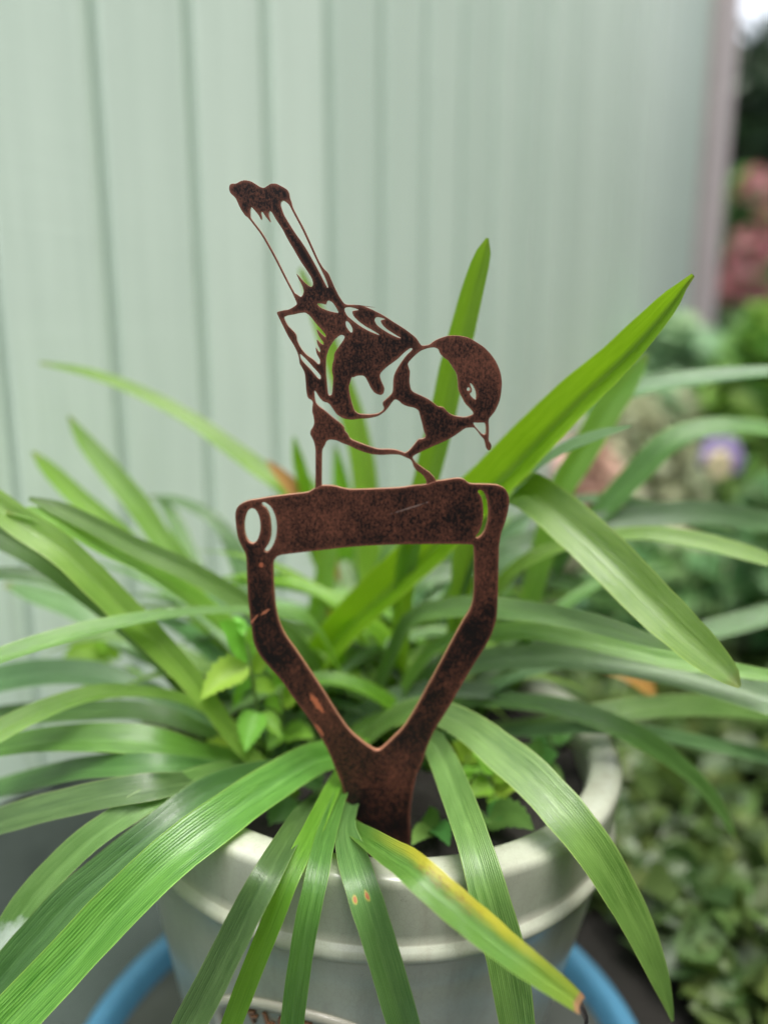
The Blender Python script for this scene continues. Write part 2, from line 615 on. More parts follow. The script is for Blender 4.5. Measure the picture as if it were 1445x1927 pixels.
def fbox(name, s0, s1, d0, d1, z0, z1, mat, bev=0.004):
    bm = bmesh.new()
    vs = [bm.verts.new(fpt(s, d, z)) for s in (s0, s1) for d in (d0, d1) for z in (z0, z1)]
    for q in ((0, 1, 3, 2), (4, 6, 7, 5), (0, 4, 5, 1), (2, 3, 7, 6), (0, 2, 6, 4), (1, 5, 7, 3)):
        bm.faces.new([vs[i] for i in q])
    bmesh.ops.recalc_face_normals(bm, faces=bm.faces)
    if bev:
        bmesh.ops.bevel(bm, geom=bm.edges[:], offset=bev, segments=2, affect='EDGES', profile=0.6)
    me = bpy.data.meshes.new(name)
    bm.to_mesh(me)
    bm.free()
    return link(name, me, fence, [mat])


SA, SB = S0 + K0 * PW, S0 + K1 * PW
fbox('back_board', SA, SB, -0.016, -0.0015, 0.17, FH - 0.01, SAGE, 0)
fbox('base_strip', SA, SB, -0.030, 0.012, 0.0, 0.166, BASE_GREY)  # dark grey-green strip along the foot of the fence
fbox('rail', SA, SB, -0.060, -0.018, 0.45, 0.53, SAGE)
fbox('rail', SA, SB, -0.060, -0.018, 1.55, 1.63, SAGE)
fbox('cap', SA, SB, -0.030, 0.035, FH + 0.002, FH + 0.03, SAGE)
POSTM = plain('weathered_post_timber', (0.44, 0.385, 0.375), 0.8, 0.25, 30, 0.4)
fbox('post', SB + 0.004, SB + 0.27, -0.10, 0.05, 0.0, FH + 0.12, POSTM)

# ------------------------------------------------------------------ pot
M = NT('sage_crackle_glaze')
tc = M.n('ShaderNodeTexCoord').outputs['Object']
n1 = M.noise(tc, 16, 5, 0.6)
n2 = M.noise(M.mapped(tc, (1, 1, 0.25)), 150, 3, 0.6)
col = M.mix(M.rng(M.math('ADD', M.math('MULTIPLY', n1, 0.75), M.math('MULTIPLY', n2, 0.25)), 0.3, 0.7), c4((0.245, 0.258, 0.200)), c4((0.350, 0.368, 0.298)))
vor = M.n('ShaderNodeTexVoronoi', {'Vector': tc, 'Scale': 260.0}, feature='DISTANCE_TO_EDGE').outputs['Distance']
col = M.mix(M.rng(vor, 0.035, 0.0, 0, 0.22), col, c4((0.10, 0.10, 0.085)))
spk = M.noise(tc, 330, 2)
col = M.mix(M.rng(spk, 0.76, 0.80, 0, 0.6), col, c4((0.09, 0.07, 0.05)))
stn = M.noise(M.mapped(tc, (1, 1, 0.12)), 75, 5, 0.65)
col = M.mix(M.rng(stn, 0.50, 0.72, 0, 0.40), col, c4((0.17, 0.155, 0.11)))
spl = M.noise(tc, 120, 4, 0.7)
col = M.mix(M.rng(spl, 0.68, 0.72, 0, 0.55), col, c4((0.10, 0.08, 0.05)))
# glaze breaks paler and warmer where it runs thin on the proud edges
geo = M.n('ShaderNodeNewGeometry')
pt = M.rng(geo.outputs['Pointiness'], 0.51, 0.58)
col = M.mix(M.math('MULTIPLY', pt, 0.6), col, c4((0.47, 0.43, 0.36)))
M.l(col, M.b.inputs['Base Color'])
M.b.inputs['Roughness'].default_value = 0.32
M.b.inputs['Coat Weight'].default_value = 0.15
M.b.inputs['Coat Roughness'].default_value = 0.06
M.l(M.bump(n1, 0.10, 0.004), M.b.inputs['Normal'])
GLAZE = M.m
pot = thing('plant_pot', (POT.x, POT.y, 0.02), 'glazed sage grey pot with raised band, holding the strap leaved plant', 'plant pot')
PB = RIM_Z - 0.02     # pot height


def pr(r, dz):
    return (r, PB + dz)


outer = [pr(.1435, -.06), pr(.144, -.014), pr(.1445, -.006), pr(.1460, -.0018), pr(.1485, -.0004), pr(.154, .0004), pr(.1605, .0002), pr(.1638, -.0006), pr(.1652, -.0018), pr(.1660, -.0038), pr(.1661, -.006), pr(.1655, -.013), pr(.1648, -.022),
         pr(.1636, -.034), pr(.1628, -.0405), pr(.1634, -.0415), pr(.1655, -.0430), pr(.1666, -.0460), pr(.1664, -.0485), pr(.1646, -.0512), pr(.1624, -.0525), pr(.1612, -.0545),
         pr(.1580, -.075), pr(.1545, -.095), pr(.1490, -.125), pr(.1420, -.160), pr(.1350, -.195), pr(.1280, -.230), pr(.1230, -.255), pr(.1220, -.270), pr(.1260, -.276), pr(.1260, -.294), pr(.1240, -.298), pr(.0, -.298)]
bodym = lathe('pot_body', outer, 128)
pb = link('pot_body', bodym, None, [GLAZE])
pb.location = (POT.x - .3 * LEAN, POT.y, 0.02)
pb.rotation_euler = (0, math.atan(LEAN), 0)
pb.parent = pot
pb.matrix_parent_inverse = pot.matrix_basis.inverted()

# oval stamp on the pot's front with raised brown lettering
EA = R(-15.5)               # bearing of the stamp from the pot's front, to the left
EZ = -0.126                 # its centre below the rim


def pot_r(dz):
    pts = [(p[1] - PB, p[0]) for p in outer[20:]]
    for (za, ra), (zb, rb) in zip(pts, pts[1:]):
        if zb <= dz <= za:
            u = (za - dz) / (za - zb)
            return ra * (1 - u) + rb * u
    return pts[0][1]


def on_pot(sx, dz, out=0.0):
    """sx metres to the right along the wall from the stamp's centre, dz below rim"""
    r = pot_r(dz)
    a = EA + sx / r
    return Vector((POT.x + dz * LEAN + math.sin(a) * (r + out), POT.y - math.cos(a) * (r + out), RIM_Z + dz))


v, f = [], []
ns, nr = 64, 8
for i in range(ns):
    a = 2 * math.pi * i / ns
    for j in range(nr):
        b = 2 * math.pi * j / nr
        e = 0.0040 * math.cos(b)
        v.append(on_pot((0.054 + e) * math.cos(a), EZ + (0.031 + e) * math.sin(a), 0.0026 * math.sin(b)))
for i in range(ns):
    for j in range(nr):
        f.append((i * nr + j, ((i + 1) % ns) * nr + j, ((i + 1) % ns) * nr + (j + 1) % nr, i * nr + (j + 1) % nr))
link('stamp_border', pydata('stamp_border', v, f), pot, [GLAZE])
BROWN = plain('brown_stain_glaze', (0.20, 0.095, 0.045), 0.35, 0.3, 120, 0.2)
for ch, ang in (('F', 128), ('L', 112), ('O', 66 + 30), ('T', 80), ('O', 57)):
    cu = bpy.data.curves.new('letter', 'FONT')
    cu.body = ch
    cu.size = 0.0125
    cu.align_x = 'CENTER'
    cu.align_y = 'CENTER'
    cu.extrude = 0.0008
    cu.bevel_depth = 0.0003
    tmp = bpy.data.objects.new('letter', cu)
    COL.objects.link(tmp)
    me = bpy.data.meshes.new_from_object(tmp.evaluated_get(bpy.context.evaluated_depsgraph_get()))
    bpy.data.objects.remove(tmp)
    a = R(ang)
    ex, ez = 0.040 * math.cos(a), 0.0205 * math.sin(a)
    ta = a - math.pi / 2
    for vert in me.vertices:
        x, y, z = vert.co
        xr = x * math.cos(ta * .6) - y * math.sin(ta * .6)
        yr = x * math.sin(ta * .6) + y * math.cos(ta * .6)
        vert.co = on_pot(ex + xr, EZ + ez + yr, z + 0.0006)
    me.update()
    link('letter', me, pot, [BROWN])

# soil in the pot
v, f = [], []
rings, seg = 22, 72
for i in range(rings + 1):
    r = 0.1425 * i / rings
    for k in range(seg):
        a = 2 * math.pi * k / seg
        x, y = r * math.cos(a), r * math.sin(a)
        z = 0.006 * mnoise.fractal(Vector((x * 40, y * 40, 0)), 0.8, 2.2, 5)
        v.append((POT.x + x, POT.y + y, SOIL_Z - 0.004 + z))
for i in range(rings):
    for k in range(seg):
        k2 = (k + 1) % seg
        f.append((i * seg + k, (i + 1) * seg + k, (i + 1) * seg + k2, i * seg + k2))
SOILM = plain('potting_soil', (0.007, 0.005, 0.0035), 0.95, 0.6, 180, 1.0)
so = link('soil', pydata('soil', v, f), None, [SOILM])
so['kind'] = 'stuff'

# blue tub under the pot
BLUE = plain('blue_plastic', (0.060, 0.20, 0.32), 0.5, 0.28, 45, 0.05)
tubp = [(0.0, 0.008), (0.180, 0.008), (0.186, 0.012), (0.199, 0.050), (0.2030, 0.0625), (0.2075, 0.0660), (0.214, 0.0665), (0.2185, 0.0635), (0.2195, 0.057), (0.2165, 0.0515),
        (0.2085, 0.050), (0.2055, 0.046), (0.192, 0.008), (0.186, 0.0045), (0.0, 0.0045)]
tub = link('saucer', lathe('saucer', tubp, 128), None, [BLUE])
tub.location = (-0.018, 0.482, -0.004)
v = [(-.018 + .2055 * math.cos(2 * math.pi * k / 64), .482 + .2055 * math.sin(2 * math.pi * k / 64), 0.0435) for k in range(64)]
FILL = plain('dark_grey_fill', (0.05, 0.055, 0.045), 0.35, 0.5, 30, 0.3)
si = link('saucer_fill', pydata('saucer_fill', v, [tuple(range(64))], False), None, [FILL])  # dark grey disc filling the saucer, covers its blue inner wall
si['kind'] = 'stuff'
tag(tub, 'light blue round plastic saucer standing under the glazed pot', 'saucer')

# ------------------------------------------------------------------ rusted metal garden stake
YS = 0.407
M = NT('patinated_copper_steel')
tc = M.n('ShaderNodeTexCoord').outputs['Object']
big = M.noise(tc, 26, 4, 0.6)
mot = M.noise(M.mapped(tc, (1.0, 1.0, 0.75)), 1000, 4, 0.70)
brush = M.noise(M.mapped(tc, (1100, 1100, 90)), 1.0, 3, 0.6)
ao = M.n('ShaderNodeAmbientOcclusion', {'Distance': 0.0024}, samples=8, inside=True, only_local=True).outputs['AO']
f = M.math('ADD', M.math('MULTIPLY', mot, 0.90), M.math('MULTIPLY', brush, 0.20))
f = M.math('ADD', f, M.math('MULTIPLY', M.math('SUBTRACT', big, 0.5), 0.65))
f = M.rng(f, 0.49, 0.77)
col = M.mix(f, c4((0.0050, 0.0038, 0.0038)), c4((0.106, 0.037, 0.021)))
wear = M.rng(ao, 0.92, 0.55)
wear = M.math('MULTIPLY', wear, M.rng(brush, 0.25, 0.55, 0.45, 1.0))
col = M.mix(M.math('MULTIPLY', wear, 0.70), col, c4((0.175, 0.064, 0.040)))
scr = M.noise(M.mapped(tc, (130, 130, 55)), 1.0, 5, 0.7)
col = M.mix(M.rng(scr, 0.715, 0.74, 0, 0.7), col, c4((0.33, 0.11, 0.05)))
for (cx_, cy_, la, lb, ang, colr, th_) in ((597, 1322, .0022, .0085, 31, (0.34, 0.105, 0.05), 1.0), (602, 1372, .0013, .0055, 31, (0.30, 0.10, 0.05), 0.9), (500, 1150, .0010, .0045, -55, (0.36, 0.13, 0.07), 0.85),
                                         (478, 1165, .0008, .0050, -40, (0.36, 0.13, 0.07), 0.85), (492, 1062, .0016, .0018, 0, (0.30, 0.09, 0.045), 0.9), (770, 955, .0006, .0120, -72, (0.22, 0.17, 0.15), 0.5)):
    w_ = at(cx_, cy_, 0.407)[0]
    dx = M.n('ShaderNodeVectorMath', {0: tc, 1: (w_.x, 0.407, w_.z)}, operation='SUBTRACT').outputs[0]
    ro = M.n('ShaderNodeVectorRotate', {'Vector': dx, 'Angle': R(ang)}, rotation_type='Y_AXIS').outputs[0]
    sx_ = M.n('ShaderNodeSeparateXYZ', {0: ro})
    aa = M.math('DIVIDE', sx_.outputs[0], la)
    bb = M.math('DIVIDE', sx_.outputs[2], lb)
    dd = M.math('SQRT', M.math('ADD', M.math('MULTIPLY', aa, aa), M.math('MULTIPLY', bb, bb)))
    dd = M.math('ADD', dd, M.math('MULTIPLY', M.noise(tc, 420, 4, 0.7), 1.7))
    col = M.mix(M.math('MULTIPLY', M.rng(dd, 1.75, 1.35), th_), col, c4(colr))
M.l(col, M.b.inputs['Base Color'])
M.b.inputs['Metallic'].default_value = 0.25
M.l(M.rng(f, 0, 1, 0.42, 0.55), M.b.inputs['Roughness'])
M.b.inputs['Specular IOR Level'].default_value = 0.3
M.l(M.bump(mot, 0.25, 0.0003), M.b.inputs['Normal'])
RUST = M.m
EDGE = plain('bare_copper_edge', (0.42, 0.19, 0.12), 0.38, 0.25, 700, 0.15, 0.45)


def q1(*p):
    return [(400 + x / 4.516, 320 + y / 4.516) for x, y in p]


def q2(*p):
    return [(540 + x / 5.558, 560 + y / 5.558) for x, y in p]


def q3(*p):
    return [(700 + x / 5.16, 600 + y / 5.16) for x, y in p]


def q4(*p):
    return [(430 + x / 2.627, 830 + y / 2.627) for x, y in p]


def q5(*p):
    return [(430 + x / 2.627, 1000 + y / 2.627) for x, y in p]


def chaikin(P, it=1):
    for _ in range(it):
        Q = []
        for i in range(len(P)):
            a, b = P[i], P[(i + 1) % len(P)]
            Q.append((a[0] * .8 + b[0] * .2, a[1] * .8 + b[1] * .2))
            Q.append((a[0] * .2 + b[0] * .8, a[1] * .2 + b[1] * .8))
        P = Q
    return P


def sheet(name, loops, half, parent, its=1, yoff=0.0):
    cu = bpy.data.curves.new(name, 'CURVE')
    cu.dimensions = '2D'
    cu.fill_mode = 'BOTH'
    cu.extrude = half
    cu.bevel_depth = 0.00022
    cu.bevel_resolution = 1
    cu.offset = -0.00022
    for lp in loops:
        lp = chaikin(lp, its)
        sp = cu.splines.new('POLY')
        sp.points.add(len(lp) - 1)
        for p, (px, py) in zip(sp.points, lp):
            w, _ = at(px, py, YS)
            p.co = (w.x, w.z, 0, 1)
        sp.use_cyclic_u = True
    tmp = bpy.data.objects.new(name, cu)
    COL.objects.link(tmp)
    me = bpy.data.meshes.new_from_object(tmp.evaluated_get(bpy.context.evaluated_depsgraph_get()))
    bpy.data.objects.remove(tmp)
    me.name = name
    for vert in me.vertices:
        x, y, z = vert.co
        vert.co = (x, YS + yoff - z, y)
    me.materials.clear()
    me.materials.append(RUST)
    me.materials.append(EDGE)
    me.update()
    for p in me.polygons:
        p.material_index = 0 if abs(p.normal.y) > 0.8 else 1
        p.use_smooth = False
    o = link(name, me, parent)
    return o


base_p, _ = at(712, 1600, YS)
stake = thing('garden_stake', (base_p.x, YS, SOIL_Z), 'rusty metal garden stake of a small bird perched on a spade handle', 'garden ornament')

handle_out = (q4((60, 310), (100, 292), (160, 283), (200, 275), (300, 262), (395, 252), (415, 240), (430, 230), (462, 217), (520, 218), (560, 230), (600, 238), (700, 235), (850, 229),
                 (905, 219), (975, 213), (1020, 196), (1060, 192), (1100, 185), (1140, 181), (1165, 188), (1180, 203), (1197, 210), (1280, 211), (1330, 215), (1365, 232), (1383, 265), (1386, 300),
                 (1378, 350), (1365, 400), (1345, 450), (1338, 500))
              + q5((1335, 60), (1332, 200), (1330, 300), (1325, 420), (1305, 490), (1280, 545), (1200, 670), (1130, 790), (1080, 880), (1020, 970), (980, 1060), (960, 1130), (930, 1190),
                   (912, 1270), (900, 1350), (896, 1430), (900, 1500), (892, 1560), (880, 1800), (740, 1900), (610, 1800), (596, 1560), (590, 1400), (580, 1330), (565, 1260), (530, 1170), (490, 1070),
                   (450, 1000), (400, 920), (330, 830), (270, 740), (225, 690), (180, 640), (150, 600), (125, 545), (115, 460), (100, 350), (95, 250), (92, 130), (85, 100), (70, 75), (50, 30))
              + q4((40, 420), (35, 360), (42, 330)))
tri = q5((222, 118), (350, 102), (450, 91), (580, 76), (700, 67), (850, 61), (1000, 60), (1200, 60), (1210, 70), (1213, 200), (1210, 320), (1195, 380), (1150, 450), (1070, 600), (990, 750),
         (930, 860), (870, 960), (800, 1030), (738, 1087), (680, 1050), (600, 985), (540, 900), (460, 770), (400, 680), (340, 590), (275, 500), (245, 420), (232, 350), (225, 250))
ell = q4(*[(120 + 40 * math.cos(2 * math.pi * k / 28), 417 + 87 * math.sin(2 * math.pi * k / 28)) for k in range(28)])
cres_l = q4((168, 302), (185, 300), (215, 325), (236, 375), (242, 425), (235, 480), (216, 523), (196, 545), (181, 545), (180, 534), (200, 508), (212, 470), (213, 420), (206, 365), (190, 330), (166, 314))
cres_r = q4((1228, 247), (1240, 238), (1260, 250), (1275, 285), (1282, 340), (1278, 395), (1265, 440), (1245, 468), (1225, 478), (1218, 470), (1235, 450), (1250, 415), (1258, 370), (1257, 320), (1250, 280), (1240, 262))
sheet('spade_handle', [handle_out, tri, ell, cres_l, cres_r], 0.0013, stake, 2)

bird_out = (q1((145, 160), (150, 130), (170, 118), (205, 120), (240, 98), (280, 88), (330, 98), (375, 125), (410, 148), (440, 156), (465, 140), (500, 118), (545, 118), (590, 140), (640, 170),
               (655, 200), (660, 240), (674, 275), (682, 313), (712, 373), (782, 502), (846, 642), (906, 775), (945, 838), (985, 875), (1010, 930), (1040, 1000), (1075, 1070), (1115, 1130), (1140, 1145), (1200, 1145))
            + q2((690, 74), (780, 84), (860, 110), (1000, 180), (1100, 245), (1250, 340), (1350, 420), (1385, 475))
            + q3((480, 260), (520, 258), (560, 248), (590, 222), (620, 203), (700, 172), (760, 160), (850, 163), (940, 183), (1010, 225), (1080, 270), (1150, 340), (1205, 420), (1245, 520), (1258, 620),
                 (1250, 720), (1235, 800), (1195, 890), (1160, 935), (1132, 968), (1128, 1000), (1132, 1070), (1130, 1130), (1128, 1180), (1152, 1212), (1157, 1240), (1145, 1270), (1125, 1277), (1105, 1252),
                 (1098, 1218), (1086, 1170), (1050, 1132), (1020, 1088), (985, 1052), (940, 1055), (900, 1060), (820, 1120), (740, 1170), (650, 1210), (560, 1250), (460, 1295), (405, 1325), (390, 1345),
                 (425, 1395), (500, 1450), (560, 1490), (615, 1550), (640, 1640), (530, 1660), (525, 1565), (490, 1510), (430, 1470), (400, 1430), (390, 1390), (372, 1362), (330, 1345))
            + q2((1180, 1640), (1100, 1637), (980, 1645), (880, 1635), (780, 1605), (720, 1580), (650, 1545), (590, 1525), (520, 1490), (450, 1482), (415, 1500), (395, 1550), (370, 1590), (368, 1700),
                 (365, 1900), (372, 2040), (296, 2040), (300, 1890), (300, 1700), (300, 1570), (280, 1490), (245, 1430), (248, 1390), (280, 1340), (288, 1300), (280, 1240), (265, 1190), (268, 1140),
                 (275, 1100), (262, 1072), (220, 1050), (205, 980), (198, 880), (190, 790), (160, 730), (135, 690), (130, 640), (118, 590))
            + q1((700, 1500), (640, 1405), (595, 1312), (562, 1245), (545, 1208), (600, 1193), (650, 1186), (690, 1165), (722, 1140), (705, 1100), (688, 1062), (680, 1045), (612, 915), (522, 737), (422, 557), (322, 428),
                 (300, 402), (280, 390), (240, 330), (205, 250), (185, 225), (160, 205), (148, 180)))
tail_r = q1((580, 300), (582, 270), (600, 258), (625, 270), (655, 300), (690, 370), (760, 500), (825, 640), (885, 770), (925, 850), (960, 920), (985, 990), (980, 1005), (955, 960), (910, 870), (850, 760), (780, 640), (700, 530), (650, 450), (610, 385))
tail_l = q1((325, 400), (322, 330), (332, 312), (352, 335), (395, 385), (418, 428), (424, 405), (413, 362), (423, 350), (445, 385), (480, 432), (500, 448), (482, 395), (478, 362), (490, 345), (512, 370), (540, 420), (570, 465), (600, 510), (640, 590), (700, 690),
            (745, 770), (800, 850), (845, 920), (858, 970), (845, 995), (820, 985), (790, 960), (760, 930), (730, 895), (712, 878), (735, 930), (765, 985), (778, 1030), (770, 1060), (755, 1080),
            (738, 1070), (712, 1052), (696, 1041), (625, 906), (536, 728), (436, 548), (338, 421))
wing = q1((605, 1250), (640, 1235), (700, 1225), (740, 1215), (790, 1210), (830, 1240), (880, 1305), (930, 1360), (965, 1403), (962, 1422), (935, 1400), (882, 1345), (900, 1405), (945, 1465), (945, 1485),
          (925, 1475), (885, 1435), (892, 1480), (918, 1530), (915, 1548), (900, 1540), (876, 1498), (885, 1560), (915, 1610), (915, 1643), (900, 1650), (860, 1610), (800, 1570), (750, 1510), (720, 1450),
          (715, 1400), (692, 1370), (640, 1320))
slot = q2((136, 592), (150, 594), (200, 640), (280, 730), (350, 808), (358, 838), (345, 855), (320, 835), (250, 750), (180, 680), (146, 638))
heart = q1((885, 1135), (930, 1135), (965, 1145), (975, 1115), (990, 1108), (1020, 1125), (1050, 1170), (1075, 1215), (1040, 1210), (980, 1195), (920, 1170))
cr1 = q2((600, 130), (610, 105), (650, 98), (710, 110), (755, 128), (720, 135), (690, 138), (682, 160), (700, 200), (750, 250), (820, 300), (900, 345), (975, 392), (930, 380), (850, 345), (770, 300), (690, 240), (630, 190))
cr2 = q2((915, 235), (930, 205), (970, 205), (1030, 225), (985, 235), (978, 250), (1000, 290), (1050, 335), (1120, 380), (1200, 428), (1140, 410), (1060, 370), (980, 320), (935, 280))
drop = q2((612, 255), (630, 245), (660, 275), (685, 320), (688, 355), (672, 368), (645, 340), (620, 300))
worm = q2((550, 395), (580, 390), (605, 405), (600, 430), (560, 490), (510, 560), (495, 590), (492, 640), (475, 700), (470, 770), (485, 830), (480, 920), (472, 1010), (450, 1025), (432, 1010), (422, 920),
          (412, 820), (408, 700), (412, 620), (440, 530), (490, 450))
belly = (q2((288, 970), (300, 975), (340, 1045), (380, 1085), (440, 1105), (480, 1160), (520, 1220), (590, 1265), (680, 1278), (750, 1265), (850, 1262), (950, 1240), (1020, 1195), (1060, 1150),
            (1100, 1090), (1130, 1062), (1165, 1075), (1200, 1110), (1250, 1135), (1330, 1150), (1375, 1180), (1390, 1240), (1410, 1310), (1430, 1400))
         + q3((520, 1132), (510, 1155), (480, 1165), (450, 1165), (400, 1230), (360, 1275), (325, 1300))
         + q2((1230, 1622), (1150, 1592), (1070, 1582), (960, 1585), (850, 1550), (740, 1510), (660, 1475), (640, 1430), (605, 1390), (600, 1350), (560, 1310), (480, 1250), (400, 1180), (330, 1130), (302, 1095), (290, 1030)))
flank = q2((680, 830), (695, 835), (740, 815), (800, 815), (825, 840), (850, 890), (880, 950), (920, 1000), (980, 1022), (1012, 1000), (1022, 945), (990, 880), (970, 820), (985, 780), (1050, 720), (1150, 650),
           (1220, 580), (1285, 530), (1312, 530), (1305, 550), (1250, 600), (1190, 680), (1140, 760), (1112, 830), (1108, 950), (1100, 1000), (1060, 1040), (1000, 1090), (1000, 1120), (1015, 1150), (1005, 1178),
           (950, 1213), (850, 1222), (750, 1215), (705, 1180), (680, 1100), (655, 1000), (648, 930), (660, 890))
cheek = q3((345, 430), (410, 360), (470, 310), (540, 284), (600, 277), (640, 290), (660, 340), (700, 380), (740, 405), (780, 470), (820, 530), (830, 600), (835, 690), (860, 740), (900, 820), (960, 880), (985, 915),
           (975, 930), (900, 955), (820, 945), (770, 930), (730, 900), (690, 855), (640, 850), (590, 810), (550, 780), (480, 745), (400, 710), (375, 680), (362, 600), (370, 510), (355, 470))
eye = q3((945, 620), (975, 640), (1000, 690), (1010, 740), (1005, 785), (985, 775), (955, 745), (945, 725), (965, 710), (967, 680), (955, 650))
glint = q3(*[(934 + 17 * math.cos(2 * math.pi * k / 14), 682 + 17 * math.sin(2 * math.pi * k / 14)) for k in range(14)])
beak = q3((975, 1005), (1030, 1008), (1090, 1005), (1103, 1040), (1104, 1110), (1088, 1125), (1060, 1112), (1030, 1080), (1000, 1045))
sheet('bird', [bird_out, tail_r, tail_l, wing, slot, heart, cr1, cr2, drop, worm, belly, flank, cheek, eye, glint, beak], 0.0011, stake, 1)

# ------------------------------------------------------------------ the strap leaved plant
cp, _ = at(690, 1500, 0.47)
aga = thing('strap_leaved_plant', (cp.x, 0.48, SOIL_Z), 'clump of long green strap leaves arching out of the glazed pot', 'plant')


def leaf(pts, kind='mid', Y0=None, Y1=None, up=0.35, fold=0.16, name='leaf', label=None, n=26, twist=0.0, par=None):
    """pts run base -> tip as (x, y, width); Y0 at the base (None: where that spot of soil lies), Y1 at the tip"""
    if Y0 is None:
        Y0 = soil_y(pts[0][1])
    if len(pts[0]) == 4:
        Q = pts
    else:
        L = [0]
        for a, b in zip(pts, pts[1:]):
            L.append(L[-1] + math.hypot(a[0] - b[0], a[1] - b[1]))
        Q = [(x, y, w, Y0 + (Y1 - Y0) * (l / L[-1]) ** 0.9) for (x, y, w), l in zip(pts, L)]
    o = blade(name, Q, LM[kind], par or aga, up, fold, n, 9, twist)
    if label:
        o['label'] = label
    return o


# front, sharp leaves
leaf([(720, 1455, 45), (620, 1422, 62), (505, 1482, 80), (415, 1545, 88), (312, 1625, 93), (218, 1717, 97), (132, 1810, 100), (40, 1905, 102), (-60, 2010, 95), (-120, 2080, 60)], 'mid', 0.47, 0.315, up=0.45, fold=0.22, n=34)
leaf([(610, 1480, 40), (540, 1455, 48), (470, 1462, 52), (387, 1492, 58), (274, 1580, 66), (207, 1636, 72), (137, 1695, 74), (74, 1762, 74), (0, 1846, 70), (-70, 1930, 50)], 'dark', 0.49, 0.35, up=0.4, fold=0.25, n=34)
leaf([(520, 1440, 30), (420, 1452, 42), (315, 1488, 48), (200, 1558, 54), (128, 1618, 58), (58, 1695, 60), (9, 1767, 56), (-22, 1815, 36), (-38, 1850, 8)], 'mildew', 0.52, 0.37, up=0.45, fold=0.2, n=32)
leaf([(500, 1445, 30), (370, 1470, 48), (225, 1492, 58), (120, 1515, 62), (0, 1548, 62), (-80, 1580, 50)], 'dark', 0.53, 0.43, up=0.5)
leaf([(510, 1430, 30), (380, 1418, 48), (280, 1396, 58), (180, 1390, 58), (80, 1394, 50), (0, 1408, 40), (-60, 1425, 25)], 'mid', 0.55, 0.45, up=0.5)
leaf([(520, 1420, 20), (430, 1360, 22), (350, 1318, 22), (270, 1303, 24), (180, 1305, 32), (90, 1333, 38), (0, 1377, 44), (-60, 1415, 44)], 'fresh', 0.56, 0.40, up=0.6)
leaf([(690, 1380, 30), (600, 1188, 30), (527, 1155, 22), (465, 1149, 17), (374, 1151, 18), (270, 1164, 25), (166, 1187, 32), (54, 1219, 34), (0, 1237, 32), (-70, 1262, 28)], 'mid', 0.54, 0.40, up=0.75, n=34)
leaf([(560, 1500, 24), (450, 1400, 32), (410, 1345, 38), (360, 1280, 46), (300, 1215, 53), (235, 1150, 58), (170, 1085, 60), (110, 1030, 62), (40, 985, 60), (-30, 930, 50), (-80, 895, 30)], 'fresh', 0.50, 0.46, up=0.15, fold=0.2, n=34)
leaf([(430, 1400, 20), (300, 1250, 24), (205, 1160, 28), (145, 1107, 38), (83, 1057, 44), (0, 1010, 48), (-60, 985, 45)], 'dark', 0.55, 0.48, up=0.15)
leaf([(440, 1380, 20), (300, 1210, 22), (200, 1135, 26), (115, 1098, 28), (60, 1083, 28), (0, 1080, 26), (-60, 1085, 22)], 'dark', 0.56, 0.50, up=0.4)
leaf([(640, 1400, 26), (580, 1240, 34), (500, 1162, 38), (430, 1116, 40), (350, 1071, 42), (270, 1036, 40), (190, 995, 36), (110, 957, 30), (55, 938, 8)], 'mid', 0.57, 0.47, up=0.1, n=32)
leaf([(600, 1380, 26), (520, 1260, 34), (430, 1180, 38), (330, 1100, 40), (270, 1062, 40), (200, 1031, 38), (130, 991, 36), (70, 969, 30), (12, 963, 8)], 'fresh', 0.58, 0.46, up=0.55, n=32)
# middle
leaf([(520, 1360, 34), (560, 1290, 48), (600, 1238, 60), (660, 1170, 72), (730, 1105, 80), (800, 1040, 84), (870, 965, 87), (940, 898, 88), (1010, 825, 86), (1090, 745, 78), (1160, 680, 68), (1220, 617, 57), (1262, 568, 42), (1284, 540, 22), (1297, 526, 12), (1304, 518, 9)],
     'fresh', 0.56, 0.415, up=0.30, fold=0.46, n=44)
leaf([(745, 1330, 30), (765, 1060, 44), (800, 910, 52), (815, 850, 54), (835, 770, 53), (850, 700, 53), (868, 630, 52), (885, 560, 46), (905, 490, 36), (914, 462, 22), (917, 448, 6)], 'fresh', 0.54, 0.445, up=0.05, fold=0.22, n=36)
leaf([(835, 1400, 26, .53), (858, 1200, 40, .525), (868, 1110, 44, .52), (874, 1040, 48, .515), (893, 965, 56, .508), (930, 925, 66, .498), (985, 922, 78, .482), (1045, 965, 90, .463), (1115, 1026, 94, .444),
      (1180, 1091, 94, .428), (1245, 1156, 90, .414), (1310, 1217, 77, .402), (1355, 1257, 55, .395), (1380, 1280, 32, .391), (1391, 1293, 8, .389)],
     'fresh', up=0.30, fold=0.24, n=46)
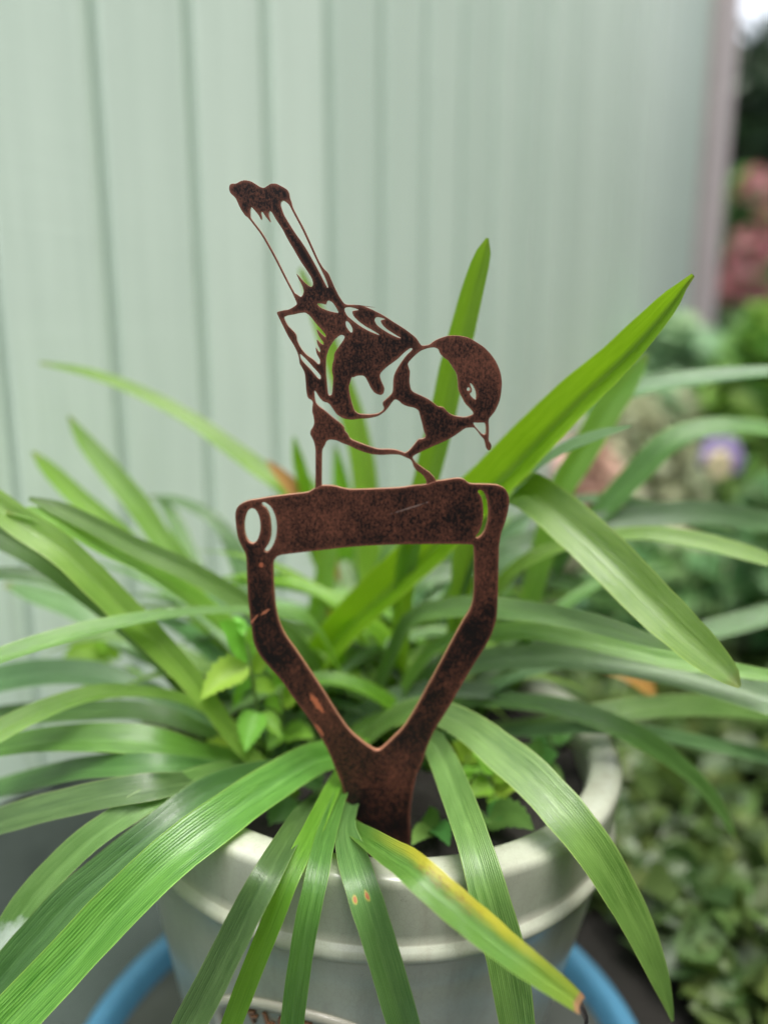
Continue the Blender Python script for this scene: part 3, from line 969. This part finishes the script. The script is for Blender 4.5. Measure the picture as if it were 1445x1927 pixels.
# right
leaf([(700, 1330, 24), (745, 1210, 28), (780, 1160, 34), (860, 1143, 42), (940, 1146, 44), (1040, 1158, 40), (1130, 1178, 38), (1200, 1200, 30), (1250, 1215, 18), (1290, 1225, 5)], 'mid', 0.53, 0.42, up=0.4)
leaf([(720, 1360, 20), (800, 1235, 26), (860, 1203, 30), (925, 1194, 36), (1000, 1188, 38), (1100, 1205, 38), (1200, 1228, 38), (1290, 1248, 36), (1380, 1262, 30), (1460, 1275, 24)], 'fresh', 0.52, 0.425, up=0.5)
leaf([(720, 1380, 26), (800, 1280, 36), (900, 1246, 46), (980, 1239, 48), (1080, 1237, 54), (1180, 1247, 62), (1280, 1266, 70), (1380, 1292, 76), (1480, 1326, 72), (1540, 1350, 50)], 'grey', 0.53, 0.425, up=0.4, fold=0.22)
leaf([(680, 1400, 30), (740, 1350, 42), (800, 1335, 50), (850, 1352, 58), (900, 1382, 68), (940, 1415, 78), (995, 1460, 84), (1060, 1530, 85), (1120, 1605, 82), (1165, 1680, 76), (1205, 1755, 65), (1240, 1840, 42), (1257, 1890, 20), (1265, 1922, 5)],
     'mid', 0.48, 0.365, up=0.45, fold=0.12, n=42)
leaf([(775, 1440, 36), (800, 1385, 44), (828, 1420, 54), (860, 1500, 64), (895, 1600, 70), (923, 1700, 80), (950, 1800, 82), (972, 1927, 72), (982, 1990, 60), (988, 2050, 30)], 'mid', 0.46, 0.335, up=0.35, fold=0.25, n=36)
ylf = leaf([(625, 1520, 22, .455), (660, 1555, 34, .425), (690, 1578, 50, .395), (730, 1606, 62, .374), (770, 1633, 68, .356), (830, 1686, 70, .334), (895, 1741, 69, .322), (950, 1786, 63, .314), (1010, 1831, 54, .310), (1060, 1868, 44, .308), (1092, 1893, 34, .307)],
           'yellow', up=0.45, fold=0.25, name='leaf', label='yellowing leaf with a brown cut tip', n=40)
leaf([(700, 1440, 14), (668, 1500, 24), (651, 1552, 38), (662, 1610, 60), (690, 1700, 68), (718, 1790, 68), (750, 1900, 68), (768, 1965, 60), (780, 2020, 30)], 'spotted', 0.475, 0.338, up=0.35, fold=0.18, label='dark leaf with two rust spots', n=34)
leaf([(690, 1390, 14), (660, 1430, 22), (628, 1480, 32), (590, 1560, 40), (545, 1650, 43), (510, 1740, 44), (470, 1840, 44), (437, 1927, 42), (418, 1980, 34), (405, 2020, 10)], 'fresh', 0.47, 0.335, up=0.3, fold=0.2, n=34)
leaf([(690, 1400, 14), (658, 1460, 20), (637, 1505, 28), (612, 1580, 42), (592, 1670, 48), (572, 1770, 48), (556, 1880, 48), (548, 1960, 44), (545, 2040, 15)], 'mid', 0.475, 0.340, up=0.3, fold=0.3, n=34)
leaf([(620, 1480, 20), (572, 1530, 36), (530, 1600, 52), (480, 1690, 62), (430, 1790, 66), (385, 1880, 68), (340, 1960, 60), (310, 2020, 20)], 'dark', 0.485, 0.345, up=0.35, fold=0.22, n=34)
# far, blurred leaves: left
leaf([(560, 1330, 30), (480, 1270, 40), (330, 1110, 44), (240, 1020, 44), (190, 975, 42), (140, 930, 38), (90, 880, 30), (62, 850, 6)], 'fresh', 0.62, 0.60, up=0.2)
leaf([(520, 1340, 26), (420, 1180, 36), (330, 1045, 44), (300, 1010, 45), (260, 950, 46), (210, 890, 44), (160, 830, 32), (130, 783, 6)], 'fresh', 0.63, 0.62, up=0.15)
leaf([(680, 1320, 30), (630, 1120, 38), (550, 935, 40), (490, 885, 38), (430, 840, 34), (360, 790, 30), (270, 741, 26), (170, 703, 20), (75, 683, 6)], 'fresh', 0.62, 0.64, up=0.5, n=34)
leaf([(640, 1320, 26), (620, 1060, 34), (585, 970, 34), (548, 915, 30), (520, 885, 20), (503, 868, 6)], 'dead', 0.62, 0.60, up=0.3, label='leaf withered to orange at its tip')
leaf([(660, 1320, 20), (610, 1060, 30), (585, 960, 30), (570, 900, 28), (560, 860, 22), (553, 822, 5)], 'fresh', 0.61, 0.60, up=0.1)
leaf([(710, 1320, 30), (698, 1100, 46), (690, 960, 50), (682, 870, 50), (662, 780, 48), (632, 690, 42), (598, 590, 32), (565, 505, 8)], 'fresh', 0.63, 0.60, up=0.1, n=34)
leaf([(600, 1330, 24), (640, 1100, 40), (650, 980, 42), (640, 900, 30), (632, 840, 6)], 'fresh', 0.62, 0.63, up=0.1)
leaf([(560, 1340, 24), (590, 1180, 36), (612, 1080, 40), (622, 1000, 34), (640, 930, 10)], 'fresh', 0.60, 0.58, up=0.1)
leaf([(640, 1360, 24), (680, 1200, 34), (720, 1080, 36), (745, 990, 30), (760, 930, 8)], 'mid', 0.60, 0.60, up=0.1)
leaf([(470, 1340, 22), (350, 1270, 32), (240, 1210, 44), (150, 1150, 48), (70, 1120, 40), (10, 1100, 12)], 'grey', 0.63, 0.60, up=0.5)
leaf([(500, 1320, 22), (420, 1190, 30), (380, 1100, 32), (330, 980, 28), (300, 940, 10)], 'mid', 0.64, 0.66, up=0.3)
leaf([(540, 1300, 22), (470, 1080, 28), (410, 985, 26), (340, 945, 20), (280, 935, 6)], 'grey', 0.64, 0.66, up=0.5)
leaf([(480, 1400, 24), (300, 1310, 36), (180, 1270, 50), (60, 1270, 58), (-40, 1290, 60)], 'grey', 0.60, 0.52, up=0.5)
leaf([(480, 1420, 24), (300, 1345, 34), (150, 1340, 46), (20, 1350, 50), (-60, 1365, 50)], 'dark', 0.58, 0.52, up=0.5)
leaf([(500, 1450, 24), (330, 1440, 40), (180, 1445, 52), (60, 1470, 56), (-50, 1500, 50)], 'dark', 0.56, 0.49, up=0.5)
# far, blurred leaves: right
leaf([(760, 1330, 26), (880, 1090, 30), (980, 980, 24), (1090, 940, 18), (1180, 945, 24), (1260, 966, 28), (1340, 1000, 28), (1400, 1022, 18), (1440, 1040, 6)], 'grey', 0.60, 0.62, up=0.5, n=32)
leaf([(800, 1330, 26), (950, 1090, 28), (1080, 1020, 24), (1190, 1005, 26), (1250, 1008, 32), (1320, 1020, 33), (1400, 1041, 32), (1470, 1062, 24)], 'fresh', 0.56, 0.47, up=0.5, n=32)
leaf([(800, 1300, 26), (920, 960, 30), (1020, 820, 30), (1100, 768, 30), (1160, 744, 34), (1250, 722, 34), (1350, 708, 30), (1450, 700, 24), (1500, 699, 16)], 'grey', 0.62, 0.56, up=0.6, n=32)
leaf([(960, 1290, 30), (1010, 1080, 44), (1050, 935, 50), (1098, 850, 54), (1140, 775, 58), (1175, 725, 48), (1205, 685, 24), (1218, 665, 5)], 'fresh', 0.60, 0.56, up=0.05, n=32)
leaf([(820, 1280, 20), (920, 990, 24), (1000, 890, 24), (1035, 862, 26), (1080, 838, 28), (1130, 819, 24), (1170, 808, 14), (1188, 802, 5)], 'grey', 0.54, 0.46, up=0.7, n=30)
leaf([(900, 1290, 26), (1060, 1040, 36), (1130, 965, 44), (1200, 890, 50), (1260, 832, 50), (1330, 806, 38), (1400, 803, 34), (1480, 815, 30)], 'mid', 0.62, 0.60, up=0.55, n=32)
leaf([(780, 1340, 26), (860, 1150, 40), (950, 1045, 44), (1060, 1010, 48), (1150, 985, 52), (1300, 966, 50), (1445, 985, 46), (1510, 1000, 30)], 'dark', 0.61, 0.60, up=0.4, n=32)
leaf([(800, 1340, 26), (960, 1230, 34), (1120, 1215, 36), (1240, 1205, 38), (1350, 1184, 40), (1450, 1156, 42), (1520, 1135, 30)], 'grey', 0.61, 0.60, up=0.5, n=30)
leaf([(740, 1390, 22), (850, 1322, 30), (950, 1320, 30), (1040, 1329, 37), (1130, 1356, 42), (1220, 1400, 46), (1300, 1460, 46), (1350, 1520, 38), (1388, 1586, 8)], 'mid', 0.55, 0.50, up=0.5, n=32)
leaf([(800, 1380, 22), (1000, 1366, 28), (1110, 1346, 40), (1250, 1331, 48), (1350, 1331, 48), (1460, 1346, 44), (1540, 1360, 30)], 'mid', 0.56, 0.56, up=0.5, n=30)
leaf([(850, 1390, 22), (1050, 1372, 24), (1150, 1371, 26), (1250, 1386, 34), (1350, 1406, 40), (1460, 1431, 42), (1530, 1450, 30)], 'grey', 0.57, 0.58, up=0.5, n=30)
leaf([(640, 1410, 22), (690, 1292, 28), (740, 1260, 32), (800, 1226, 32), (880, 1200, 24), (960, 1190, 10)], 'fresh', 0.57, 0.55, up=0.4)
leaf([(560, 1420, 26), (620, 1392, 36), (680, 1346, 42), (760, 1310, 42), (850, 1297, 36), (960, 1310, 24), (1020, 1330, 8)], 'dark', 0.56, 0.50, up=0.4)
leaf([(600, 1440, 24), (680, 1375, 34), (760, 1345, 38), (850, 1340, 30)], 'fresh', 0.53, 0.50, up=0.4)
leaf([(640, 1340, 24), (760, 1120, 34), (840, 1080, 38), (930, 1070, 40), (1040, 1090, 40), (1150, 1130, 30), (1230, 1170, 8)], 'dark', 0.62, 0.60, up=0.5, n=30)
leaf([(700, 1340, 24), (780, 1210, 30), (850, 1120, 30), (940, 1060, 30), (1000, 1030, 24), (1060, 1010, 6)], 'fresh', 0.60, 0.62, up=0.3)
# a withered leaf low on the right side
leaf([(1060, 1230, 26), (1130, 1248, 32), (1180, 1266, 36), (1215, 1290, 30), (1232, 1310, 8)], 'dead', 0.60, 0.58, up=0.5, label='short withered orange leaf')
# the clump's inner and rear blades
random.seed(21)
for k in range(95):
    a = random.uniform(-0.25, math.pi + 0.25)
    r0 = random.uniform(0.01, 0.09)
    bx = POT.x + random.uniform(-0.085, 0.085)
    by = 0.55 + random.uniform(-0.05, 0.07)
    az = Vector((math.cos(a), math.sin(a) * 0.75, 0)).normalized()
    L = random.uniform(0.13, 0.27)
    e0 = random.uniform(0.8, 1.35)
    dr = random.uniform(1.0, 2.1)
    P, Wd = [], []
    p = Vector((bx, by, SOIL_Z - 0.01))
    w0 = random.uniform(0.008, 0.018)
    n = 18
    for i in range(n):
        s = i / (n - 1)
        P.append(p.copy())
        Wd.append(max(w0 * (0.55 + 0.45 * math.sin(math.pi * min(s * 0.9 + 0.05, 1))) * (1 if s < 0.75 else max(0.03, (1 - s) / 0.25)), 0.0008))
        el = e0 - dr * s ** 1.3
        p = p + (az * math.cos(el) + Vector((0, 0, math.sin(el)))) * (L / (n - 1))
    kind = random.choice(['mid', 'mid', 'fresh', 'fresh', 'fresh', 'dark', 'grey'])
    blade3('leaf', P, Wd, LM[kind], aga, fold=0.2, cross=5)
# dead curled tip of the yellow leaf
tp = [at(x, y, Y)[0] for x, y, Y in ((1084, 1886, .307), (1096, 1902, .308), (1102, 1916, .310), (1102, 1932, .313), (1096, 1946, .316))]
DEADT = plain('dead_dark_tip', (0.035, 0.032, 0.030), 0.7, 0.4, 300, 0.4)
blade3('dead_tip', tp, [0.0052, 0.0034, 0.0026, 0.0020, 0.0010], DEADT, ylf, up=0.3, view=True)

# ------------------------------------------------------------------ balm seedlings in the pot
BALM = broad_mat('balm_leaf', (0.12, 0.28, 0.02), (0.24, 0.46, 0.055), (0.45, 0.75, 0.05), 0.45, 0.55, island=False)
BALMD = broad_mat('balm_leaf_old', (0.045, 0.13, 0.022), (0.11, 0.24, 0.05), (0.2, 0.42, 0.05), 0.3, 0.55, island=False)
STEM = plain('balm_stem', (0.13, 0.22, 0.05), 0.6, 0.2, 80, 0.1)


def balm(stem, leaves, label, name='balm_seedling', mat=BALM):
    p0, _ = at(*stem[0])
    t = thing(name, p0, label, 'seedling')
    pts = [at(*q)[0] for q in stem]
    link('stem', tube('stem', pts, [0.0016 * (1 - 0.5 * i / len(pts)) for i in range(len(pts))], 6), t, [STEM])
    for (b, tip, w) in leaves:
        ovate('leaf', b, tip, w, mat, t)
    return t


balm([(500, 1440, .515), (490, 1380, .487), (478, 1300, .472), (470, 1240, .468), (462, 1190, .464)],
     [((470, 1245, .468), (412, 1172, .458), 46), ((470, 1255, .468), (378, 1316, .452), 58), ((478, 1265, .472), (520, 1230, .464), 36), ((468, 1215, .464), (492, 1180, .452), 26),
      ((485, 1340, .472), (462, 1415, .452), 54), ((490, 1345, .472), (530, 1390, .464), 32), ((478, 1300, .472), (520, 1300, .485), 34), ((476, 1290, .472), (440, 1330, .485), 36), ((465, 1200, .464), (440, 1160, .472), 20)],
     'bright green balm seedling with pointed leaves just left of the stake')
balm([(540, 1440, .52), (535, 1380, .505), (530, 1330, .495), (527, 1290, .49)],
     [((530, 1330, .495), (590, 1290, .485), 40), ((530, 1335, .495), (498, 1330, .48), 34), ((527, 1292, .49), (548, 1245, .485), 34), ((528, 1292, .49), (508, 1262, .48), 26), ((535, 1385, .505), (590, 1390, .49), 40), ((534, 1375, .505), (505, 1412, .49), 36)],
     'leafy balm seedling half hidden behind the left arm of the stake')
balm([(640, 1420, .55), (632, 1330, .54), (628, 1270, .53)],
     [((630, 1285, .53), (690, 1300, .52), 44), ((630, 1290, .53), (585, 1325, .52), 40), ((628, 1272, .53), (650, 1225, .525), 34), ((632, 1340, .54), (680, 1365, .53), 44), ((632, 1335, .54), (600, 1380, .53), 38)],
     'balm seedling seen through the opening of the spade handle')
balm([(470, 1455, .505), (440, 1450, .49), (415, 1460, .475), (395, 1475, .465)],
     [((455, 1440, .49), (368, 1425, .475), 62), ((400, 1470, .465), (325, 1515, .45), 34), ((396, 1474, .465), (412, 1500, .455), 24), ((396, 1470, .465), (362, 1452, .46), 22), ((400, 1476, .465), (380, 1490, .455), 20)],
     'low balm shoot with a round leaf over the left rim')
balm([(560, 1500, .475), (550, 1520, .46), (540, 1530, .45)],
     [((545, 1500, .455), (515, 1580, .43), 56), ((550, 1510, .455), (572, 1560, .44), 30), ((552, 1505, .46), (500, 1520, .45), 40)],
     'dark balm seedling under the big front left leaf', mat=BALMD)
balm([(915, 1500, .475), (925, 1470, .465), (930, 1440, .46), (935, 1420, .455)],
     [((930, 1455, .46), (890, 1420, .455), 40), ((928, 1470, .46), (975, 1430, .45), 46), ((925, 1480, .46), (885, 1500, .45), 44), ((930, 1490, .46), (985, 1480, .45), 44), ((935, 1425, .455), (930, 1385, .455), 28),
      ((935, 1500, .455), (940, 1540, .44), 40), ((940, 1470, .46), (1010, 1450, .46), 36)],
     'balm seedling with toothed leaves between the two right front leaves', mat=BALM)
balm([(870, 1450, .50), (875, 1435, .49), (880, 1425, .485)],
     [((878, 1435, .485), (850, 1400, .48), 34), ((878, 1435, .485), (915, 1395, .48), 40), ((876, 1440, .485), (905, 1455, .475), 38), ((876, 1445, .485), (860, 1490, .47), 40), ((880, 1428, .485), (888, 1385, .485), 28)],
     'balm seedling just right of the stake shaft')
balm([(1010, 1480, .49), (1010, 1450, .48), (1005, 1430, .475)],
     [((1008, 1445, .48), (1050, 1420, .475), 42), ((1008, 1445, .48), (965, 1415, .475), 40), ((1008, 1452, .48), (1060, 1470, .47), 40), ((1009, 1460, .48), (985, 1510, .465), 44), ((1006, 1432, .475), (1015, 1390, .475), 30)],
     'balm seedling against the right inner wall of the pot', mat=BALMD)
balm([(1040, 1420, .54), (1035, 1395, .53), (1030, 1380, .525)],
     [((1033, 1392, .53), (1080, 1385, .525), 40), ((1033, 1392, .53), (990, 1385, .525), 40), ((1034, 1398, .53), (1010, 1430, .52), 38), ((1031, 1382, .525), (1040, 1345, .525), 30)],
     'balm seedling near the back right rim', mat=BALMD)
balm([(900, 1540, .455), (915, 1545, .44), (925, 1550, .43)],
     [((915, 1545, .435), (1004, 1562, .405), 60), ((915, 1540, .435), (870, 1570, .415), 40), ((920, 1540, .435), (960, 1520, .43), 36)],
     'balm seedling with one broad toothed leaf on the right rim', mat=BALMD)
balm([(815, 1560, .44), (812, 1565, .43), (808, 1570, .42)],
     [((812, 1565, .42), (775, 1590, .40), 36), ((815, 1560, .425), (845, 1592, .395), 42), ((812, 1560, .425), (806, 1520, .42), 34)],
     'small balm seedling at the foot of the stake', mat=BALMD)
balm([(230, 1350, .60), (215, 1290, .60), (205, 1240, .60)],
     [((205, 1245, .60), (120, 1235, .59), 60), ((210, 1250, .60), (160, 1300, .59), 50), ((208, 1240, .60), (240, 1200, .59), 44), ((215, 1290, .60), (280, 1290, .60), 46), ((210, 1230, .60), (180, 1180, .6), 40)],
     'blurred balm plant growing behind the left side leaves')

# ------------------------------------------------------------------ garden beyond: planting
def leaf_cloud(name, cells, parent, mat, size, elong=1.4, kind=None, seed=1, tilt=0.9, vary=(0.6, 1.25)):
    """many little leaves (each a folded hexagon) at the given points, one mesh"""
    rd = random.Random(seed)
    v, f = [], []
    for (p, nrm) in cells:
        s = size * rd.uniform(*vary)
        N = (Vector(nrm) + Vector((rd.gauss(0, 1), rd.gauss(0, 1), rd.gauss(0, 1))) * tilt).normalized()
        a = N.orthogonal().normalized()
        a = Matrix.Rotation(rd.uniform(0, 6.28), 3, N) @ a
        b = N.cross(a)
        i0 = len(v)
        fold = N * s * 0.18
        droop = N * s * 0.22
        v += [p - a * s * elong * .5, p - a * s * elong * .12 + b * s * .48 + fold, p + a * s * elong * .22 + b * s * .36 + fold - droop * .3, p + a * s * elong * .55 - droop,
              p + a * s * elong * .22 - b * s * .36 + fold - droop * .3, p - a * s * elong * .12 - b * s * .48 + fold]
        f += [(i0, i0 + 3, i0 + 2, i0 + 1), (i0, i0 + 5, i0 + 4, i0 + 3)]
    o = link(name, pydata(name, v, f), parent, [mat])
    if kind:
        o['kind'] = kind
    return o


def bush(name, label, cat, c, rx, ry, rz, n, size, mat, stem_mat, seed, lobes=7, elong=1.4, stuff_leaf=True):
    """c: ground-level centre; crown of leaves on branching stems with gaps"""
    rd = random.Random(seed)
    t = thing(name, c, label, cat)
    lb = []
    for k in range(lobes):
        d = Vector((rd.uniform(-.75, .75) * rx, rd.uniform(-.75, .75) * ry, rz * rd.uniform(.55, 1.55)))
        lb.append((Vector(c) + d, rd.uniform(.35, .6)))
    cells = []
    for k in range(n):
        q, s = rd.choice(lb)
        d = Vector((rd.gauss(0, 1), rd.gauss(0, 1), rd.gauss(0, 1))).normalized() * (rd.random() ** .4)
        p = q + Vector((d.x * rx * s, d.y * ry * s, d.z * rz * s))
        if p.z < 0.01:
            continue
        cells.append((p, d * 0.5 + Vector((0, -.25, .9))))
    o = leaf_cloud('foliage', cells, t, mat, size, elong, seed=seed, tilt=0.45)
    o['kind'] = 'stuff'
    for q, s in lb:
        link('stem', tube('stem', [Vector(c) + Vector((rd.uniform(-.1, .1) * rx, rd.uniform(-.1, .1) * ry, 0)), (Vector(c) + q) / 2 + Vector((0, 0, .02 * rz)), q], [size * .14, size * .11, size * .06], 6), t, [stem_mat])
    return t


GC1 = broad_mat('ground_cover_leaf', (0.008, 0.028, 0.007), (0.125, 0.190, 0.050), (0.2, 0.36, 0.06), 0.25, 0.42)
PALE = broad_mat('sage_pale_leaf', (0.22, 0.38, 0.20), (0.40, 0.56, 0.34), (0.5, 0.7, 0.4), 0.4, 0.6)
BRIGHT = broad_mat('bright_leaf', (0.14, 0.32, 0.05), (0.30, 0.48, 0.14), (0.4, 0.7, 0.1), 0.4, 0.5)
OLIVE = broad_mat('olive_leaf', (0.26, 0.34, 0.17), (0.60, 0.60, 0.42), (0.6, 0.6, 0.4), 0.4, 0.6)
DARKG = broad_mat('dark_hedge_leaf', (0.010, 0.028, 0.014), (0.040, 0.075, 0.034), (0.05, 0.12, 0.03), 0.15, 0.45)
MIDG = broad_mat('bed_leaf', (0.04, 0.12, 0.035), (0.14, 0.28, 0.10), (0.2, 0.42, 0.08), 0.3, 0.5)
PINKL = broad_mat('pink_petal', (0.38, 0.135, 0.155), (0.55, 0.27, 0.28), (0.6, 0.2, 0.2), 0.3, 0.6)
SALMON = broad_mat('salmon_petal', (0.55, 0.31, 0.25), (0.70, 0.48, 0.40), (0.7, 0.45, 0.35), 0.3, 0.6)
WOOD = plain('woody_stem', (0.075, 0.055, 0.04), 0.85, 0.3, 60, 0.4)
GSTEM = plain('green_stem', (0.07, 0.13, 0.04), 0.6, 0.3, 60, 0.2)

rd = random.Random(5)
cells = []
for k in range(18000):
    x = rd.uniform(0.16, 1.6)
    y = rd.uniform(0.30, 2.1)
    if (x + .018) ** 2 + (y - .482) ** 2 < 0.30 ** 2:
        continue
    if y > Z0 + TF * (x - 0.03) - 0.05:
        continue
    dens = mnoise.noise(Vector((x * 6, y * 6, 2.0)))
    if dens < -0.55:
        continue
    h = 0.05 + 0.05 * mnoise.noise(Vector((x * 9, y * 9, 0))) + 0.05 * min(max((x - .2) * 2, 0), 1)
    cells.append((Vector((x, y, max(h * rd.uniform(.25, 1.25), .008))), (0, -.15, 1)))
gc = leaf_cloud('ground_cover', cells, None, GC1, 0.023, 1.15, 'stuff', 3, tilt=0.6, vary=(0.4, 1.9))


def gpos(px, py, Y):
    p, _ = at(px, py, Y)
    return p


def bushat(name, label, cat, px, py, Y, rx, ry, n, size, mat, stem, seed, **kw):
    """bush whose crown centre is seen at px, py"""
    p = gpos(px, py, Y)
    return bush(name, label, cat, (p.x, p.y, 0.0), rx, ry, p.z * 0.66, n, size, mat, stem, seed, **kw)


bushat('sage_bush', 'pale sage green bush by the fence post, below the pink flowers', 'bush', 1275, 690, 2.05, .20, .20, 900, 0.075, PALE, GSTEM, 11)
bushat('bright_bush', 'bright green leafy bush at the right edge below the pink flowers', 'bush', 1450, 640, 1.9, .14, .2, 500, 0.07, BRIGHT, GSTEM, 12)
bushat('olive_shrub', 'olive brown shrub behind the tip of the small raised leaf', 'shrub', 1215, 800, 1.8, .17, .14, 1100, 0.034, OLIVE, WOOD, 13)
bushat('salmon_flowering_plant', 'salmon flowered plant blurred behind the upright right leaf', 'flowering plant', 1140, 875, 1.7, .10, .1, 420, 0.045, SALMON, GSTEM, 14)
bushat('bedding_plant', 'leafy green bedding plant to the right of the pansy', 'plant', 1440, 960, 1.25, .13, .15, 600, 0.05, MIDG, GSTEM, 15)
bushat('low_bed_shrub', 'low dark green shrub under the pansy', 'shrub', 1330, 1060, 1.35, .20, .15, 800, 0.05, MIDG, GSTEM, 16)
bushat('tan_dry_plant', 'dry tan foliage plant blurred just below the raised right leaf', 'plant', 1180, 1000, 1.6, .16, .12, 900, 0.034, OLIVE, WOOD, 17)
bushat('fence_side_plant', 'dark green plant growing at the fence foot behind the pot', 'plant', 820, 1080, 1.15, .22, .12, 700, 0.05, MIDG, GSTEM, 18)
bushat('fence_foot_fern', 'small leafy plant at the fence foot behind the left leaves', 'plant', 330, 1075, 0.88, .07, .05, 260, 0.032, MIDG, GSTEM, 19)

# pink flowering shrub beyond the post
t = bushat('pink_flowering_shrub', 'pink flowered shrub beyond the fence end post', 'flowering shrub', 1450, 470, 3.6, .34, .3, 1300, 0.085, MIDG, WOOD, 31)
rd = random.Random(9)
for (px, py, r, Y) in ((1436, 355, .090, 3.05), (1408, 470, .090, 3.0), (1385, 520, .06, 3.05), (1450, 450, .07, 3.1), (1425, 550, .06, 3.05), (1450, 400, .05, 3.3), (1370, 550, .055, 3.0)):
    q = gpos(px, py, Y)
    cells = []
    for k in range(34):
        d = Vector((rd.gauss(0, 1), rd.gauss(0, 1), rd.gauss(0, 1))).normalized()
        cells.append((q + d * r * rd.uniform(.6, 1), d))
    o = leaf_cloud('flower', cells, t, PINKL, r * .55, 1.0, seed=int(px), tilt=.7)

# pansy
pc, _ = at(1355, 866, 1.05)
pansy = thing('pansy', (pc.x, pc.y, 0.0), 'purple pansy flower with a cream centre at right', 'flower')
PURP = broad_mat('purple_petal', (0.19, 0.14, 0.30), (0.28, 0.22, 0.40), (0.3, 0.22, 0.5), 0.3, 0.5, island=False, hue=0.01)
CREAM = broad_mat('cream_petal', (0.60, 0.50, 0.30), (0.75, 0.66, 0.45), (0.8, 0.7, 0.4), 0.3, 0.5, island=False, hue=0.01)
fn = (CAMP - pc).normalized()
fx = Vector((0, 0, 1)).cross(fn).normalized()
fy = fn.cross(fx)


def petal(ang, dist, r, zo, mat, name='petal'):
    v, f = [], []
    c = pc + (fx * math.cos(ang) + fy * math.sin(ang)) * dist + fn * zo
    v.append(c + fn * 0.001)
    m = 20
    for ring in (0.5, 1.0):
        for k in range(m):
            a = 2 * math.pi * k / m
            rr = r * ring * (1 + .06 * math.sin(5 * a + ang))
            v.append(c + (fx * math.cos(a) + fy * math.sin(a)) * rr + fn * (0.003 * ring * math.sin(3 * a) - 0.004 * ring * ring))
    for k in range(m):
        k2 = (k + 1) % m
        f.append((0, 1 + k, 1 + k2))
        f.append((1 + k, 1 + m + k, 1 + m + k2, 1 + k2))
    link(name, pydata(name, v, f), pansy, [mat])


petal(R(62), .016, .019, -.004, PURP)
petal(R(122), .016, .019, -.006, PURP)
petal(R(-5), .015, .017, .0, PURP)
petal(R(185), .014, .016, .002, PURP)
petal(R(255), .008, .018, .008, CREAM)
petal(R(90), .004, .010, .011, CREAM, 'centre')
link('stem', tube('stem', [Vector((pc.x, pc.y + .06, 0)), Vector((pc.x + .01, pc.y + .05, pc.z * .6)), pc - fn * .008], [.003, .0025, .002], 6), pansy, [GSTEM])

# hedge beyond the fence end; unseen side and near strips added for shade
def hedge(name, label, cat, strips, size, mat, seed):
    rd = random.Random(seed)
    x0, x1, y0, y1 = strips[0][:4]
    t = thing(name, ((x0 + x1) / 2, (y0 + y1) / 2, 0), label, cat)
    cells = []
    for x0, x1, y0, y1, h, n in strips:
        for k in range(n):
            x, y = rd.uniform(x0, x1), rd.uniform(y0, y1)
            top = h * (1 + .10 * mnoise.noise(Vector((x * 1.4, y * 1.4, 3))))
            cells.append((Vector((x, y, rd.random() ** .75 * top + .02)), (rd.uniform(-.5, .5), rd.uniform(-.6, .2), .5)))
        for k in range(9):
            x, y = rd.uniform(x0 + .1, x1 - .1), rd.uniform(y0 + .1, y1 - .1)
            link('trunk', tube('trunk', [(x, y, 0), (x + .05, y, h * .4), (x + rd.uniform(-.1, .1), y, h * .8)], [.035, .028, .015], 7), t, [WOOD])
    leaf_cloud('foliage', cells, t, mat, size, 1.5, 'stuff', seed)
    return t


hedge('hedge', 'dark evergreen hedge beyond the fence end under the sky, with unseen strips added for shade', 'hedge',
      [(1.75, 4.4, 4.8, 5.8, 2.32, 9000), (1.34, 2.0, -1.6, 2.45, 3.3, 13000), (-4.0, 2.1, -3.4, -2.6, 1.9, 8000)], 0.14, DARKG, 41)
